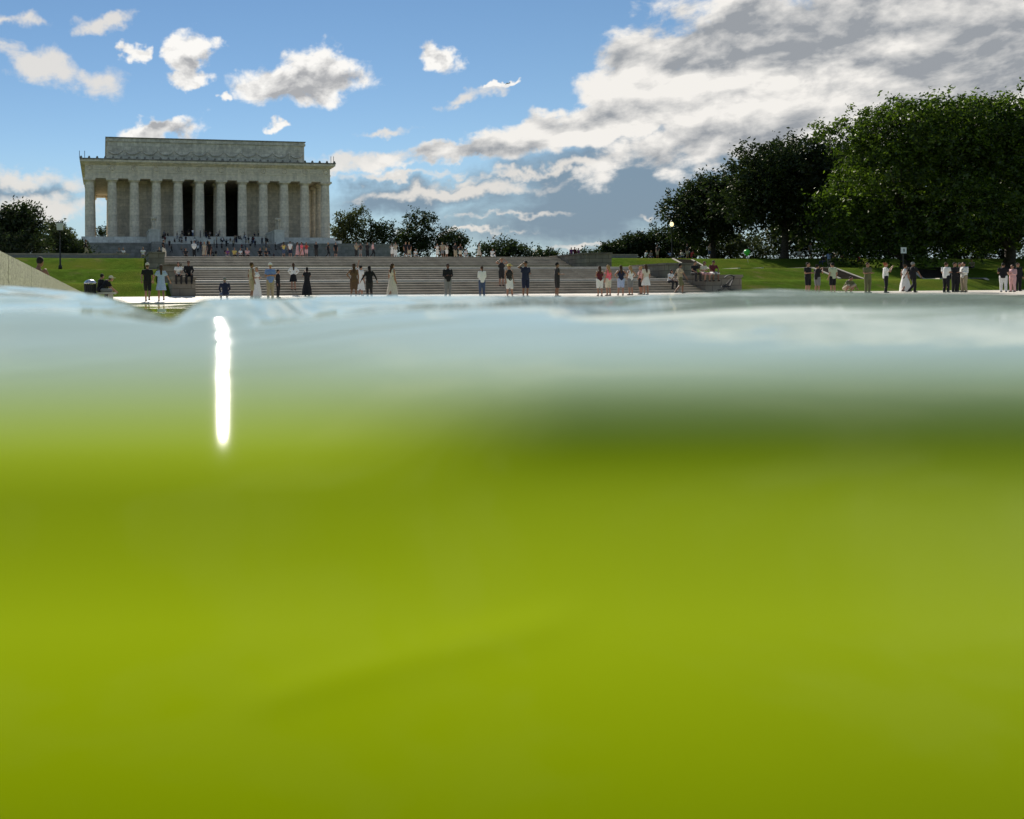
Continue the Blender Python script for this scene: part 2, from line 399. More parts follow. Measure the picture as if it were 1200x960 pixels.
# far promenade: a gently rising sheet of pale slabs, each slab a piece
prom = structure(empty('promenade', (0, 37, 0)))
slab_y = [37.02, 39.4, 41.9, 44.0, 46.0]
for j in range(4):
    y0, y1 = slab_y[j], slab_y[j + 1]
    x = -14.0 + (j % 2) * 1.5
    while x < 96:
        w = 3.0
        z0, z1 = P(y0) , P(y1)
        dz = random.uniform(-0.004, 0.004)
        b = MB().add([(x + .012, y0 + .012, z0 - .3), (x + w - .012, y0 + .012, z0 - .3), (x + w - .012, y1 - .012, z1 - .3), (x + .012, y1 - .012, z1 - .3),
                      (x + .012, y0 + .012, z0 + dz), (x + w - .012, y0 + .012, z0 + dz), (x + w - .012, y1 - .012, z1 + dz), (x + .012, y1 - .012, z1 + dz)],
                     [(0, 3, 2, 1), (4, 5, 6, 7), (0, 1, 5, 4), (1, 2, 6, 5), (2, 3, 7, 6), (3, 0, 4, 7)])
        o = b.build('paving_slab', M_PROM, prom); o.location = (0, -37, 0)
        x += w
# pool copings
def coping(name, label, x0, x1, y0, y1, z1, n, m):
    e = empty(name, ((x0 + x1) / 2, (y0 + y1) / 2, 0)); tag(e, label, 'pool coping')
    L = (y1 - y0) / n
    for k in range(n):
        b = MB().taper(-(x1 - x0) / 2, (x1 - x0) / 2, -L / 2 + .006, L / 2 - .006, -1.0, z1, 0.015, 0.004)
        o = b.build('coping_stone', m, e); o.location = (0, y0 + L * (k + .5) - (y0 + y1) / 2, 0)
    return e
coping('pool_coping', 'speckled grey granite coping along the side of the pool beside the seated bather', -1.1, POOL_X0, -6.0, 36.95, 0.37, 28, M_COPING)
coping('pool_coping', 'granite coping on the far long side of the pool below the elms', POOL_X1, 51.1, -6.0, 36.95, 0.20, 28, M_COPING)
structure(box('side_walkway', M_PROM, None, -4.5, -1.102, -60, 36.9, -0.2, 0.33))
structure(box('side_walkway', M_PROM, None, 51.102, 55, -60, 36.9, -0.2, 0.17))
structure(box('plaza', M_PROM, None, -60, 110, 100, 118, 4.9, P(110) + 0.02))

# ------------------------------------------------------------------ water
def water():
    PCX = [-900, -400, 0, 60, 110, 150, 185, 200, 210, 220, 234, 300, 420, 600, 690, 780, 840, 900, 960, 1050, 1200, 1500, 2200]
    PCY = [330, 330, 334, 338, 344, 353, 367, 376, 371, 360, 350, 347.5, 346, 346, 347, 345, 342, 338, 341, 343, 344, 344, 344]
    # slope of the wave face towards the lens (degrees) below its crest line, q = drop of the line of sight
    DQ = [-.05, 0, .006, .02, .04, .06, .09, .13, .17, .20, .24, .30, .40, .65, 1.2, 3]
    DD = [4.0, 4.6, 5.2, 6.2, 8.0, 10, 14.0, 19, 20, 20, 19, 17, 13.5, 22, 14, 4]
    DG = [4.0, 5.0, 7.0, 11.0, 13.0, 13.2, 12.9, 12.1, 11.9, 16.5, 21, 19, 13.5, 22, 14, 4]       # the smooth face that mirrors the sun
    # smaller swells riding on the face: (columns, rows, width, flattening, step in distance behind their lip)
    RIDGES = [([286, 320, 350, 400, 500, 620, 760], [384, 378, 375, 369, 361, 356, 358], .005, .75, .35), ([250, 350, 480, 610, 710], [834, 806, 772, 738, 716], .018, .38, 0),
              ([640, 760, 900, 1050, 1250], [371, 366, 357, 354, 357], .0045, .75, .2), ([560, 700, 850, 1000, 1100], [352, 354, 351, 352, 355], .0025, .8, .05),
              ([-90, 0, 60, 130, 190, 216], [374, 366, 364, 368, 377, 386], .005, .75, .35), ([-60, 20, 80, 130], [346, 346, 350, 357], .0025, .8, .05)]
    PANCH, DANCH = 0.35, 0.115
    aa = np.concatenate([np.arange(-180, -32, 4.0), np.arange(-32, 58, 0.25), np.arange(58, 180, 4.0)])
    rr = np.concatenate([[0.012, 0.03], np.geomspace(0.045, 1.4, 320), np.geomspace(1.43, 9, 46), np.geomspace(9.5, 640, 40)])
    NA, NR = len(aa), len(rr)
    Z = np.zeros((NA, NR)); X = np.zeros((NA, NR)); Y = np.zeros((NA, NR))
    for i, a in enumerate(aa):
        az = R(a) + R(YAW)
        X[i] = rr * math.sin(az); Y[i] = rr * math.cos(az)
        base = 0.010 * np.sin(X[i] * 2.2 + Y[i] * 1.1) + 0.006 * np.sin(X[i] * 5.1 - Y[i] * 3.3 + 1.0)
        base *= np.clip(rr / 1.0, 0, 1)
        base -= 0.0
        w = np.interp(a, [-75, -40, 62, 85], [0, 1, 1, 0]); w = w * w * (3 - 2 * w)
        ac = max(-55, min(66, a)); u = math.tan(R(ac)); px = PX + u * FPX
        hz = PY - (px - PX) * math.tan(R(ROLL))
        pc = (np.interp(px, PCX, PCY) - hz) / FPX
        ps = np.concatenate([np.arange(pc, .12, .0008), np.arange(.12, 3.0, .004)])
        qk = np.clip(ps / .07, 0, 1); qk = qk * qk * (3 - 2 * qk); q = ps - pc * (1 - qk)        # the crest line only matters near the crest
        g_ = min(1, max(0, (680 - px) / 400.0)); g_ = g_ * g_ * (3 - 2 * g_)
        dl = np.interp(q, DQ, DD) * (1 - g_) + np.interp(q, DQ, DG) * g_
        kx = min(1, max(0, (px - 310) / 380.0)); kx = kx * kx * (3 - 2 * kx); dl = dl * (1 + .45 * kx * np.exp(-((q - .16) / .06) ** 2))
        steps = []
        for (rx_, ry_, wd, am_, jump) in RIDGES:
            if rx_[0] <= px <= rx_[-1]:
                prd = (np.interp(px, rx_, ry_) - hz) / FPX
                edge = min(1.0, (px - rx_[0]) / 90.0, (rx_[-1] - px) / 90.0); edge = edge * edge * (3 - 2 * edge)
                if jump: dl = dl * (1 - am_ * edge * np.exp(-((ps - prd + wd * .7) / wd) ** 2))
                else: dl = dl * (1 + am_ * edge * (ps - prd) / wd * np.exp(-((ps - prd) / wd) ** 2))
                if jump: steps.append((prd, jump * edge))
        ker = np.ones(7) / 7; dl = np.convolve(np.pad(dl, 3, mode='edge'), ker, mode='valid')
        den = np.maximum(ps + np.tan(np.radians(dl)), .015)
        lnD = np.concatenate([[0], -np.cumsum(0.5 * (1 / den[1:] + 1 / den[:-1]) * np.diff(ps))])
        lnD -= np.interp(PANCH, ps, lnD)
        for (prd, jj) in steps: lnD = lnD + jj / (1 + np.exp(np.clip((ps - prd) / .0004, -50, 50)))
        D = DANCH * np.exp(lnD); r0 = D[0]; zf = EYE - ps * D
        rad = D / math.cos(R(ac))
        z = np.interp(rr, rad[::-1], zf[::-1])
        zc = EYE - pc * r0; rc = r0 / math.cos(R(ac))
        back = rr > rc
        t = np.clip((rr - rc) / 0.75, 0, 1); fall = 1 - t * t * (3 - 2 * t)
        zb = zc * fall + base * (1 - fall) - np.maximum(pc, -0.004) * (rr - rc) * fall
        z = np.where(back, zb, z)
        Z[i] = w * z + (1 - w) * base
    # soften across neighbouring directions
    for _ in range(6):
        Z[1:-1] = 0.25 * Z[:-2] + 0.5 * Z[1:-1] + 0.25 * Z[2:]
    Xc = np.clip(X, POOL_X0 - .03, POOL_X1 + .03); Yc = np.clip(Y, -620, POOL_Y1 + .015)
    top = np.stack([Xc, Yc, Z], -1).reshape(-1, 3)
    c0 = np.array([[0, 0, float(Z[:, 0].mean())]])
    bot = top[(np.arange(NA) * NR + NR - 1)].copy(); bot[:, 2] = -0.59
    cb = np.array([[0, 0, -0.59]])
    V = np.concatenate([top, c0, bot, cb])
    ic = NA * NR; ib = ic + 1; icb = ib + NA
    F = []
    i0 = np.arange(NA); i1 = (i0 + 1) % NA
    for j in range(NR - 1):
        F.append(np.stack([i0 * NR + j, i0 * NR + j + 1, i1 * NR + j + 1, i1 * NR + j], -1))
    F = np.concatenate(F).tolist()
    for a, b in zip(i0.tolist(), i1.tolist()):
        F.append([ic, a * NR, b * NR])
        F.append([a * NR + NR - 1, ib + a, ib + b, b * NR + NR - 1])
        F.append([icb, ib + b, ib + a])
    me = bpy.data.meshes.new('water'); me.from_pydata(V.tolist(), [], F); me.update()
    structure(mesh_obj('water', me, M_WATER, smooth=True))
water()

# ------------------------------------------------------------------ lower staircase
AX = 25.1                                     # axis of stair and memorial
def flight(parent, x0, x1, y0, z0, n, rise, tread, m, mtop, name='step', seg=1):
    """each step its own block; y0 = front of first riser"""
    for k in range(n):
        L = (x1 - x0) / seg
        mm = mtop if (k == n - 1 and mtop) else m  # paler top step: sunlit landing edge put into the stone colour
        xa, xb = -L / 2 + .004, L / 2 - .004
        me = MB().add([(xa, 0, -rise - .25), (xb, 0, -rise - .25), (xb, tread + .35, -rise - .25), (xa, tread + .35, -rise - .25), (xa, 0, -.018), (xb, 0, -.018), (xb, .06, 0), (xa, .06, 0), (xb, tread + .35, 0), (xa, tread + .35, 0)],
                      [(0, 3, 2, 1), (0, 1, 5, 4), (4, 5, 6, 7), (7, 6, 8, 9), (2, 3, 9, 8), (1, 2, 8, 6, 5), (3, 0, 4, 7, 9)]).mesh(name)
        me.materials.append(mm)
        for q in range(seg):
            o = mesh_obj(name, me, None, parent)
            o.location = (x0 + L * (q + .5) - AX + random.uniform(-.003, .003), y0 + k * tread - 46 + random.uniform(-.006, .006), z0 + (k + 1) * rise)
lower = tag(empty('staircase', (AX, 46, 0)), 'wide brown granite staircase climbing from the poolside promenade to the plaza', 'staircase')
SX0, SX1 = 5.2, 44.0
END = (37.6, 41.2, 44.0)
flight(lower, SX0, END[0], 46.0, 0.40, 6, 0.158, 0.42, M_STEP, M_STEP_PALE, seg=6)
flight(lower, SX0, END[1], 55.0, 1.35, 7, 0.165, 0.42, M_STEP, M_STEP_PALE, seg=6)
flight(lower, SX0, SX1, 69.6, 2.505, 10, 0.165, 0.45, M_STEP, None, seg=6)
for (y0, y1, z, xe) in ((48.4, 55.1, 1.346, END[0]), (57.8, 69.8, 2.501, END[1])):
    o = box('landing', M_STEP_PALE, lower, SX0 - AX, xe - AX, y0 - 46, y1 - 46, z - .3, z)
o = MB().add([(SX0 - AX, 28.0, 3.2), (SX1 - AX, 28.0, 3.2), (SX1 - AX, 50, 3.2), (SX0 - AX, 50, 3.2), (SX0 - AX, 28.0, 4.151), (SX1 - AX, 28.0, 4.151), (SX1 - AX, 50, 5.16), (SX0 - AX, 50, 5.16)],
              [(0, 3, 2, 1), (4, 5, 6, 7), (0, 1, 5, 4), (1, 2, 6, 5), (2, 3, 7, 6), (3, 0, 4, 7)]).build('upper_landing', M_PROM, lower)
for side in (0, 1):
    for q, (y0, y1, z0, z1) in enumerate(((46.0, 49.4, 0, 1.35), (54.4, 58.6, 0.6, 2.5), (69.0, 75.2, 1.5, 4.15))):
        xa, xb = ((SX0 - 1.3, SX0 - .01), (END[q] + .01, END[q] + 2.6))[side]
        b = MB().box(xa - AX, xb - AX, y0 - 46, y1 - 46, z0, z1)
        b.box(xa - AX - .06, xb - AX + .06, y0 - 46 - .06, y1 - 46 + .06, z1 + .002, z1 + .16)
        b.build('cheek_wall', M_CHEEK, lower)
# low retaining wall that closes the lawns at plaza level
for nm, lab, xa, xb in (('retaining_wall', 'low dark stone wall behind the sunny lawn with the bench', -30, SX0 - 2.7),
                        ('retaining_wall', 'low dark stone wall along the plaza behind the wide lawn', SX1 + 2.7, 54.0)):
    w = tag(empty(nm, (xa, 75.6, 0)), lab, 'wall')
    n = int((xb - xa) / 2.2); L = (xb - xa) / n
    me = MB().box(.006, L - .006, 0, .5, 3.2, 4.42).mesh('wall_block'); me.materials.append(M_GRANITE_D)
    mc = MB().box(.005, L - .005, -.06, .56, 4.422, 4.56).mesh('cap_stone'); mc.materials.append(M_STEP)
    for k in range(n):
        for mm, nn in ((me, 'wall_block'), (mc, 'cap_stone')):
            o = mesh_obj(nn, mm, None, w); o.location = (k * L, random.uniform(-.01, .01), random.uniform(-.01, .01))

# ------------------------------------------------------------------ memorial hall
FY = 190.0                                    # column centre line of the front
CX0, CX1 = -2.6, 52.8
ZT, ZF, ZC, ZE, ZA = 12.6, 15.0, 28.35, 32.7, 38.7
DEP = 34.0                                    # depth between column centre lines
hall = tag(empty('memorial_hall', (AX, FY, ZT)), 'large white marble temple with a row of fluted columns and a plain attic block', 'building')
def hpart(name, m, mb, parent=None, smooth=False):
    o = mb.build(name, m, parent or hall, smooth)
    o.location = (0, 0, 0) if parent else (-AX, -FY, -ZT)
    return o
for k, (e, z0, z1) in enumerate(((4.4, ZT - .5, ZT + .8), (3.1, ZT + .802, ZT + 1.6), (1.9, ZT + 1.602, ZF))):
    hpart('stylobate_step', M_STYLO, MB().box(CX0 - e, CX1 + e, FY - e, FY + DEP + e, z0, z1))
def column_mesh(h, r):
    mb = MB(); n = 40
    lev = [(0, 1.0), (.25, .992), (.5, .965), (.75, .92), (.93, .875)]
    base = len(mb.v)
    for (t_, k) in lev:
        for i in range(n):
            a = 2 * math.pi * i / n
            rr = r * k * (1.0 if i % 2 == 0 else 0.945)
            mb.v.append((rr * math.cos(a), rr * math.sin(a), h * t_))
    for j in range(len(lev) - 1):
        for i in range(n):
            i2 = (i + 1) % n
            mb.f.append((j * n + i, j * n + i2, (j + 1) * n + i2, (j + 1) * n + i))
    mb.lathe([(r * .86, h * .93), (r * .90, h * .935), (r * 1.0, h * .95), (r * 1.12, h * .962), (r * 1.12, h * .966)], 24)
    mb.box(-r * 1.18, r * 1.18, -r * 1.18, r * 1.18, h * .9665, h)
    me = mb.mesh('column'); me.materials.append(M_COLUMN); return me
CM = column_mesh(ZC - ZF, 1.13)
NCX, NCY = 12, 8
cxs = [CX0 + (CX1 - CX0) * i / (NCX - 1) for i in range(NCX)]
cys = [FY + DEP * i / (NCY - 1) for i in range(NCY)]
for x in cxs:
    for y in cys:
        if y in (cys[0], cys[-1]) or x in (cxs[0], cxs[-1]):
            o = mesh_obj('column', CM, None, hall); o.location = (x - AX, y - FY, ZF - ZT)
for x in cxs[5:7]:
    o = mesh_obj('column', CM, None, hall); o.location = (x - AX, 5.6, ZF - ZT)
# cella
WX0, WX1, WY0, WY1 = CX0 + 4.3, CX1 - 4.3, FY + 4.6, FY + DEP - 4.6
ox0, ox1 = cxs[4] - .6, cxs[7] + .6
for (x0, x1, y0, y1) in ((WX0, ox0, WY0, WY0 + 1.6), (ox1, WX1, WY0, WY0 + 1.6), (WX0, WX1, WY1 - 1.6, WY1), (WX0, WX0 + 1.6, WY0 + 1.602, WY1 - 1.602), (WX1 - 1.6, WX1, WY0 + 1.602, WY1 - 1.602)):
    hpart('cella_wall', M_MARBLE, MB().box(x0, x1, y0, y1, ZF - .1, ZC + .3))
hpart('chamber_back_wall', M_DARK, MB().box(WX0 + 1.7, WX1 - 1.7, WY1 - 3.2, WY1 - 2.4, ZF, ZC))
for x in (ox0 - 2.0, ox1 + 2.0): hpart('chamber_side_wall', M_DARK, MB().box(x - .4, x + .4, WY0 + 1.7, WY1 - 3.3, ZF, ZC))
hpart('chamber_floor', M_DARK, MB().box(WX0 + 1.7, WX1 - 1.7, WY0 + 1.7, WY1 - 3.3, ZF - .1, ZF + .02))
# entablature ring
def ring(mb, e_out, e_in, z0, z1):
    xo0, xo1, yo0, yo1 = CX0 - e_out, CX1 + e_out, FY - e_out, FY + DEP + e_out
    xi0, xi1, yi0, yi1 = CX0 + e_in, CX1 - e_in, FY + e_in, FY + DEP - e_in
    mb.box(xo0, xo1, yo0, yi0, z0, z1); mb.box(xo0, xo1, yi1, yo1, z0, z1)
    mb.box(xo0, xi0, yi0 + .001, yi1 - .001, z0, z1); mb.box(xi1, xo1, yi0 + .001, yi1 - .001, z0, z1)
    return mb
mb = MB(); ring(mb, 1.02, 1.02, ZC, ZC + 1.35); ring(mb, 1.12, 1.0, ZC + 1.352, ZC + 1.55)
hpart('architrave', M_ENTAB, mb)
frieze = hpart('frieze', M_ENTAB, ring(MB(), 1.0, 1.0, ZC + 1.552, ZC + 3.15))
mb = MB(); ring(mb, 1.35, 1.0, ZC + 3.152, ZC + 3.4); ring(mb, 1.75, 1.0, ZC + 3.402, ZC + 3.62); ring(mb, 2.05, 1.0, ZC + 3.622, ZE - .28)
hpart('cornice', M_ENTAB, mb)
hpart('gutter_edge', M_WEATHER, ring(MB(), 2.15, 0.9, ZE - .278, ZE))
hpart('peristyle_ceiling', M_ENTAB, MB().box(CX0 + 1.0, CX1 - 1.0, FY + 1.0, FY + DEP - 1.0, ZC + .4, ZC + 1.2))
hpart('roof_terrace', M_WEATHER, MB().box(CX0 + .9, CX1 - .9, FY + .9, FY + DEP - .9, ZE - .6, ZE - .1))
# wreaths and name panels on the frieze
wm = MB(); wm.tube([(0.55 * math.cos(2 * math.pi * k / 20), 0, 0.55 * math.sin(2 * math.pi * k / 20)) for k in range(20)], 0.13, 6, True)
for k in range(8):
    a = math.pi * (k + .5) / 4; wm.ball(0.55 * math.cos(a), -.06, .55 * math.sin(a), .17, .12, .17, 6, 4)
WM = wm.mesh('wreath'); WM.materials.append(M_ENTAB)
pm = MB(); pm.box(-1.45, 1.45, -.05, .05, -.42, .42).box(-1.35, 1.35, -.07, .03, -.06, .02); PMm = pm.mesh('name_panel'); PMm.materials.append(M_COLUMN)
for i in range(NCX):
    o = mesh_obj('wreath', WM, None, frieze); o.location = (cxs[i], FY - 1.06, ZC + 2.35)
    if i < NCX - 1:
        o = mesh_obj('name_panel', PMm, None, frieze); o.location = ((cxs[i] + cxs[i + 1]) / 2, FY - 1.06, ZC + 2.35)
# antefixes on the gutter
am = MB().taper(-.30, .30, -.16, .16, 0, .36, .10, .05).taper(-.20, .20, -.1, .1, .36, .50, .1, .06).mesh('antefix'); am.materials.append(M_WEATHER)
n = 34
for i in range(n):
    o = mesh_obj('antefix', am, None, hall); o.location = (CX0 - 1.8 + (CX1 - CX0 + 3.6) * i / (n - 1) - AX, -1.9, ZE - ZT)
for i in range(1, 14):
    for x in (CX0 - 1.9, CX1 + 1.9):
        o = mesh_obj('antefix', am, None, hall); o.location = (x - AX, -1.9 + (DEP + 3.8) * i / 14, ZE - ZT)
for x in (CX0 - 1.9, CX1 + 1.9):
    for dx in (-.25, .9 if x < 0 else -.9):
        hpart('lightning_rod', M_METAL, MB().tube([(x + dx, FY - 1.9, ZE), (x + dx, FY - 1.9, ZE + 1.6)], .06, 6))
# attic
AX0, AX1, AY0 = CX0 + 3.95, CX1 - 3.95, FY + 4.3
attic = hpart('attic', M_ATTIC, MB().box(AX0, AX1, AY0, FY + DEP - 4.3, ZE - .3, ZA - .95))
hpart('attic_cornice', M_ATTIC, MB().box(AX0 - .25, AX1 + .25, AY0 - .25, FY + DEP - 4.05, ZA - .948, ZA - .45).box(AX0 - .1, AX1 + .1, AY0 - .1, FY + DEP - 4.2, ZA - .448, ZA - .12))
hpart('attic_coping', M_WEATHER, MB().box(AX0 - .3, AX1 + .3, AY0 - .3, FY + DEP - 4.0, ZA - .118, ZA + .1))
hpart('skylight_roof', M_WEATHER, MB().taper(AX0 + 3, AX1 - 3, AY0 + 2, FY + DEP - 7, ZA + .1, ZA + .9, 8, 4))
fm = MB(); pts = [(-1.7 + 3.4 * k / 12, -.08, -.75 + 2.6 * ((k - 6) / 12.0) ** 2 * 1.15) for k in range(13)]
fm.tube(pts, [.12 + .14 * (1 - abs(k - 6) / 6) for k in range(13)], 6)
fm.ball(-1.75, -.05, .25, .30, .2, .42, 8, 5); fm.taper(-1.95, -1.55, -.12, .02, -1.1, -.1, .1, .02)
FM = fm.mesh('festoon'); FM.materials.append(M_ATTIC)
nf = 12; 
for i in range(nf):
    o = mesh_obj('festoon', FM, None, attic); o.location = (AX0 + (AX1 - AX0) * (i + .5) / nf, AY0, (ZE + ZA) / 2 - .1)
hpart('attic_band', M_ATTIC, MB().box(AX0 - .08, AX1 + .08, AY0 - .08, AY0 + .3, ZE - .28, ZE + .9))

# terrace under the hall
TX0, TX1, TY0 = AX - 39.5, AX + 39.5, 174.0
UX0, UX1 = AX - 12.7, AX + 12.7
terr = tag(empty('terrace', (AX, TY0, 8)), 'raised terrace with dark granite retaining wall under the marble temple', 'terrace')
def tpart(name, m, mb): o = mb.build(name, m, terr); o.location = (-AX, -TY0, -8); return o
tpart('terrace_deck', M_GRANITE_D, MB().box(TX0 + .5, TX1 - .5, TY0 + 10.3, TY0 + 66, 7.0, ZT - .02))
for (x0, x1) in ((TX0, UX0 - 2.3), (UX1 + 2.3, TX1)):
    tpart('retaining_wall', M_GRANITE_D, MB().box(x0, x1, TY0, TY0 + 10.302, 6.0, ZT - .3))
    tpart('wall_coping', M_GRANITE_D, MB().box(x0 - .12, x1 + .12, TY0 - .12, TY0 + 10.1, ZT - .298, ZT))
for x in (TX0, TX1 - .6): tpart('retaining_wall', M_GRANITE_D, MB().box(x, x + .6, TY0 + 10.31, TY0 + 66, 6.0, ZT - .3))
# upper stair
ups = tag(empty('staircase', (AX, 160, 7)), 'grand marble staircase full of visitors leading up to the temple columns', 'staircase')
def stair_z(Y):
    if Y < 160: return P(Y)
    if Y < 168: return 8.3 + (Y - 160) / 8.0 * 2.4
    if Y < 171: return 10.7
    if Y < 177: return 10.7 + (Y - 171) / 6 * 1.9
    if Y < 180: return 12.6
    if Y < 187: return 12.6 + (Y - 180) / 7 * 2.4
    return 15.0
def uflight(y0, z0, n, rise, tread, m, x0, x1):
    me = MB().box(x0 - AX, x1 - AX, 0, tread + .6, -rise - .3, 0).mesh('step'); me.materials.append(m)
    for k in range(n):
        o = mesh_obj('step', me, None, ups); o.location = (random.uniform(-.01, .01), y0 + k * tread - 160, z0 + (k + 1) * rise - 7)
uflight(160, 8.3, 16, .15, .5, M_GRANITE_D, UX0, UX1)
uflight(171, 10.7, 12, .158, .5, M_GRANITE_D, UX0, UX1)
uflight(180, 12.6, 15, .16, .467, M_STYLO, UX0, UX1)
for (y0, y1, z) in ((167.9, 171.2, 10.69), (176.9, 180.2, 12.59), (186.9, 188.2, 14.99)):
    o = box('landing', M_STYLO if z > 14 else M_GRANITE_D, ups, UX0 - AX, UX1 - AX, y0 - 160, y1 - 160, z - 7 - .6, z - 7)
for (xa, xb) in ((UX0 - 2.25, UX0 - .02), (UX1 + .02, UX1 + 2.25)):
    box('buttress', M_STYLO, ups, xa - AX, xb - AX, 18, 27.9, 0, 15.5 - 7)
    box('buttress_cap', M_STYLO, ups, xa - AX - .12, xb - AX + .12, 17.88, 27.8, 15.502 - 7, 15.8 - 7)
    box('cheek_wall', M_GRANITE_D, ups, xa - AX, xb - AX, 9, 17.98, -1, 12.5 - 7)
    box('cheek_wall', M_GRANITE_D, ups, xa - AX, xb - AX, 0, 8.98, -1, 10.6 - 7)
for lab, x in (('tall marble tripod urn on the stair pedestal nearer the open corner colonnade', UX0 - 1.13), ('tall marble tripod urn on the stair pedestal on the closed side', UX1 + 1.13)):
    e = tag(empty('tripod_urn', (x, 179.4, 15.8)), lab, 'urn', 'tripod urns flanking the grand stair')
    MB().lathe([(.75, 0), (.75, .25), (.55, .3)], 12).build('plinth', M_ENTAB, e)
    for k in range(3):
        a = 2 * math.pi * k / 3 + .5
        MB().tube([(.5 * math.cos(a), .5 * math.sin(a), .3), (.42 * math.cos(a), .42 * math.sin(a), 1.4), (.6 * math.cos(a), .6 * math.sin(a), 2.3)], [.14, .10, .14], 6).build('leg', M_ENTAB, e)
    MB().lathe([(.2, 2.1), (.6, 2.3), (.78, 2.7), (.72, 2.75), (.1, 2.5)], 14).build('bowl', M_ENTAB, e, True)
    MB().lathe([(.18, .3), (.14, 1.2), (.22, 2.1)], 10).build('stem', M_ENTAB, e, True)

# ------------------------------------------------------------------ trees and shrubs
def leaf_mesh(name, lobes, n, size, m, shell=0.70):
    """many leaf-sized faces spread through a crown made of lobes (cx,cy,cz,rx,ry,rz)"""
    vol = np.array([l[3] * l[4] + l[4] * l[5] + l[3] * l[5] for l in lobes]); pr = vol / vol.sum()
    # twigs first, then leaves in loose sprays around each twig, so that the outline is ragged and gaps stay open
    nt = max(40, n // 16)
    L = np.array(lobes)[RNG.choice(len(lobes), nt, p=pr)]
    d = RNG.normal(size=(nt, 3)); d /= np.linalg.norm(d, axis=1)[:, None]
    r = shell + (1 - shell) * RNG.random(nt) ** 0.6
    r *= 1 + 0.12 * RNG.normal(size=nt)
    tw = L[:, :3] + d * r[:, None] * L[:, 3:6]
    idx = RNG.integers(0, nt, n); along = RNG.random(n)
    tdir = d + np.array([0, 0, -.25]) + 0.5 * RNG.normal(size=(nt, 3))
    cpos = tw[idx] + tdir[idx] * (along * size * 4.5)[:, None] + RNG.normal(size=(n, 3)) * size * 1.15
    a = RNG.normal(size=(n, 3)); a /= np.linalg.norm(a, axis=1)[:, None]
    b = RNG.normal(size=(n, 3)); b -= (b * a).sum(1)[:, None] * a; b /= np.linalg.norm(b, axis=1)[:, None]
    sz = size * (0.6 + 0.8 * RNG.random(n))[:, None]
    p0 = cpos - a * sz; p1 = cpos + b * sz * 0.5; p2 = cpos + a * sz; p3 = cpos - b * sz * 0.5
    V = np.stack([p0, p1, p2, p3], 1).reshape(-1, 3)
    me = bpy.data.meshes.new(name)
    me.vertices.add(len(V)); me.vertices.foreach_set('co', V.astype(np.float32).ravel())
    me.loops.add(n * 4); me.loops.foreach_set('vertex_index', np.arange(n * 4, dtype=np.int32))
    me.polygons.add(n); me.polygons.foreach_set('loop_start', np.arange(0, n * 4, 4, dtype=np.int32)); me.polygons.foreach_set('loop_total', np.full(n, 4, dtype=np.int32))
    me.update(calc_edges=True); me.materials.append(m)
    return me
def tree(name, label, x, y, z, H, W, cbase, n, size, m, group, trunk_r=0.35, seed=0, nl=16, squash=1.0, cat='tree'):
    rnd = random.Random(seed)
    e = tag(empty(name, (x, y, z)), label, cat, group)
    lobes = []; ch = H - cbase
    for k in range(nl):
        t_ = (k + .5) / nl
        ang = k * 2.39996 + rnd.uniform(-.3, .3)
        hh = cbase + ch * (0.14 + 0.74 * rnd.random())
        f = math.sqrt(max(0.05, 1 - ((hh - (cbase + ch * .42)) / (ch * .60)) ** 2))
        rad = W * 0.5 * f * (0.25 + 0.55 * rnd.random())
        lr = W * rnd.uniform(.10, .19)
        lobes.append((rad * math.cos(ang), rad * math.sin(ang), hh, lr * 1.15, lr * 1.15, min(lr, (H - hh) * .9 + .3) * squash))
    lobes.append((0, 0, cbase + ch * .48, W * .33, W * .33, ch * .40))
    small = []
    for k in range(nl * 3):                                       # small tufts that break the outline
        l = lobes[k % len(lobes)]; a = rnd.uniform(0, 6.283); b = rnd.uniform(-.4, 1.2)
        r = rnd.uniform(.35, .8) * W * .08 + .2
        small.append((l[0] + l[3] * math.cos(a) * math.cos(b), l[1] + l[4] * math.sin(a) * math.cos(b), l[2] + l[5] * math.sin(b), r, r, r * .8))
    me = leaf_mesh('crown', lobes + small, n, size, m)
    mesh_obj('crown', me, None, e)
    if trunk_r:
        mb = MB()
        top = cbase + ch * .35
        k1 = (rnd.uniform(-.2, .2), rnd.uniform(-.2, .2))
        mb.tube([(0, 0, -.4), (0, 0, .25), (k1[0] * .5, k1[1] * .5, cbase * .6), (k1[0], k1[1], top)], [trunk_r * 1.5, trunk_r * 1.05, trunk_r * .85, trunk_r * .5], 9)
        mb.build('trunk', M_BARK, e, True)
        for k in range(7):
            l = lobes[k * 2 % len(lobes)]
            z0 = cbase * rnd.uniform(.7, 1.0) + ch * .1 * rnd.random()
            mid = (l[0] * .45, l[1] * .45, (z0 + l[2]) / 2 + .3)
            MB().tube([(k1[0] * .6, k1[1] * .6, z0), mid, (l[0], l[1], l[2])], [trunk_r * .45, trunk_r * .28, trunk_r * .08], 6).build('limb', M_BARK, e, True)
    return e
def ptree(name, label, px, Y, top_py, wpx, cbase, n, size, m, group, **kw):
    X = at(px, Y); dep = X * math.sin(R(YAW)) + Y * math.cos(R(YAW))
    hz = PY - (px - PX) * math.tan(R(ROLL)); z = P(Y) - .05
    H = (hz - top_py) * dep / FPX + EYE - z; W = wpx * dep / FPX
    return tree(name, label, X, Y, z, H, W, cbase, n, size, m, group, **kw)
G1 = 'elms on the lawn'
ptree('elm_tree', 'tall bright green elm whose sunlit edge faces the temple', 1062, 60, 126, 185, 0.6, 64000, .14, M_LEAF_ELM, G1, trunk_r=.42, seed=3, nl=34)
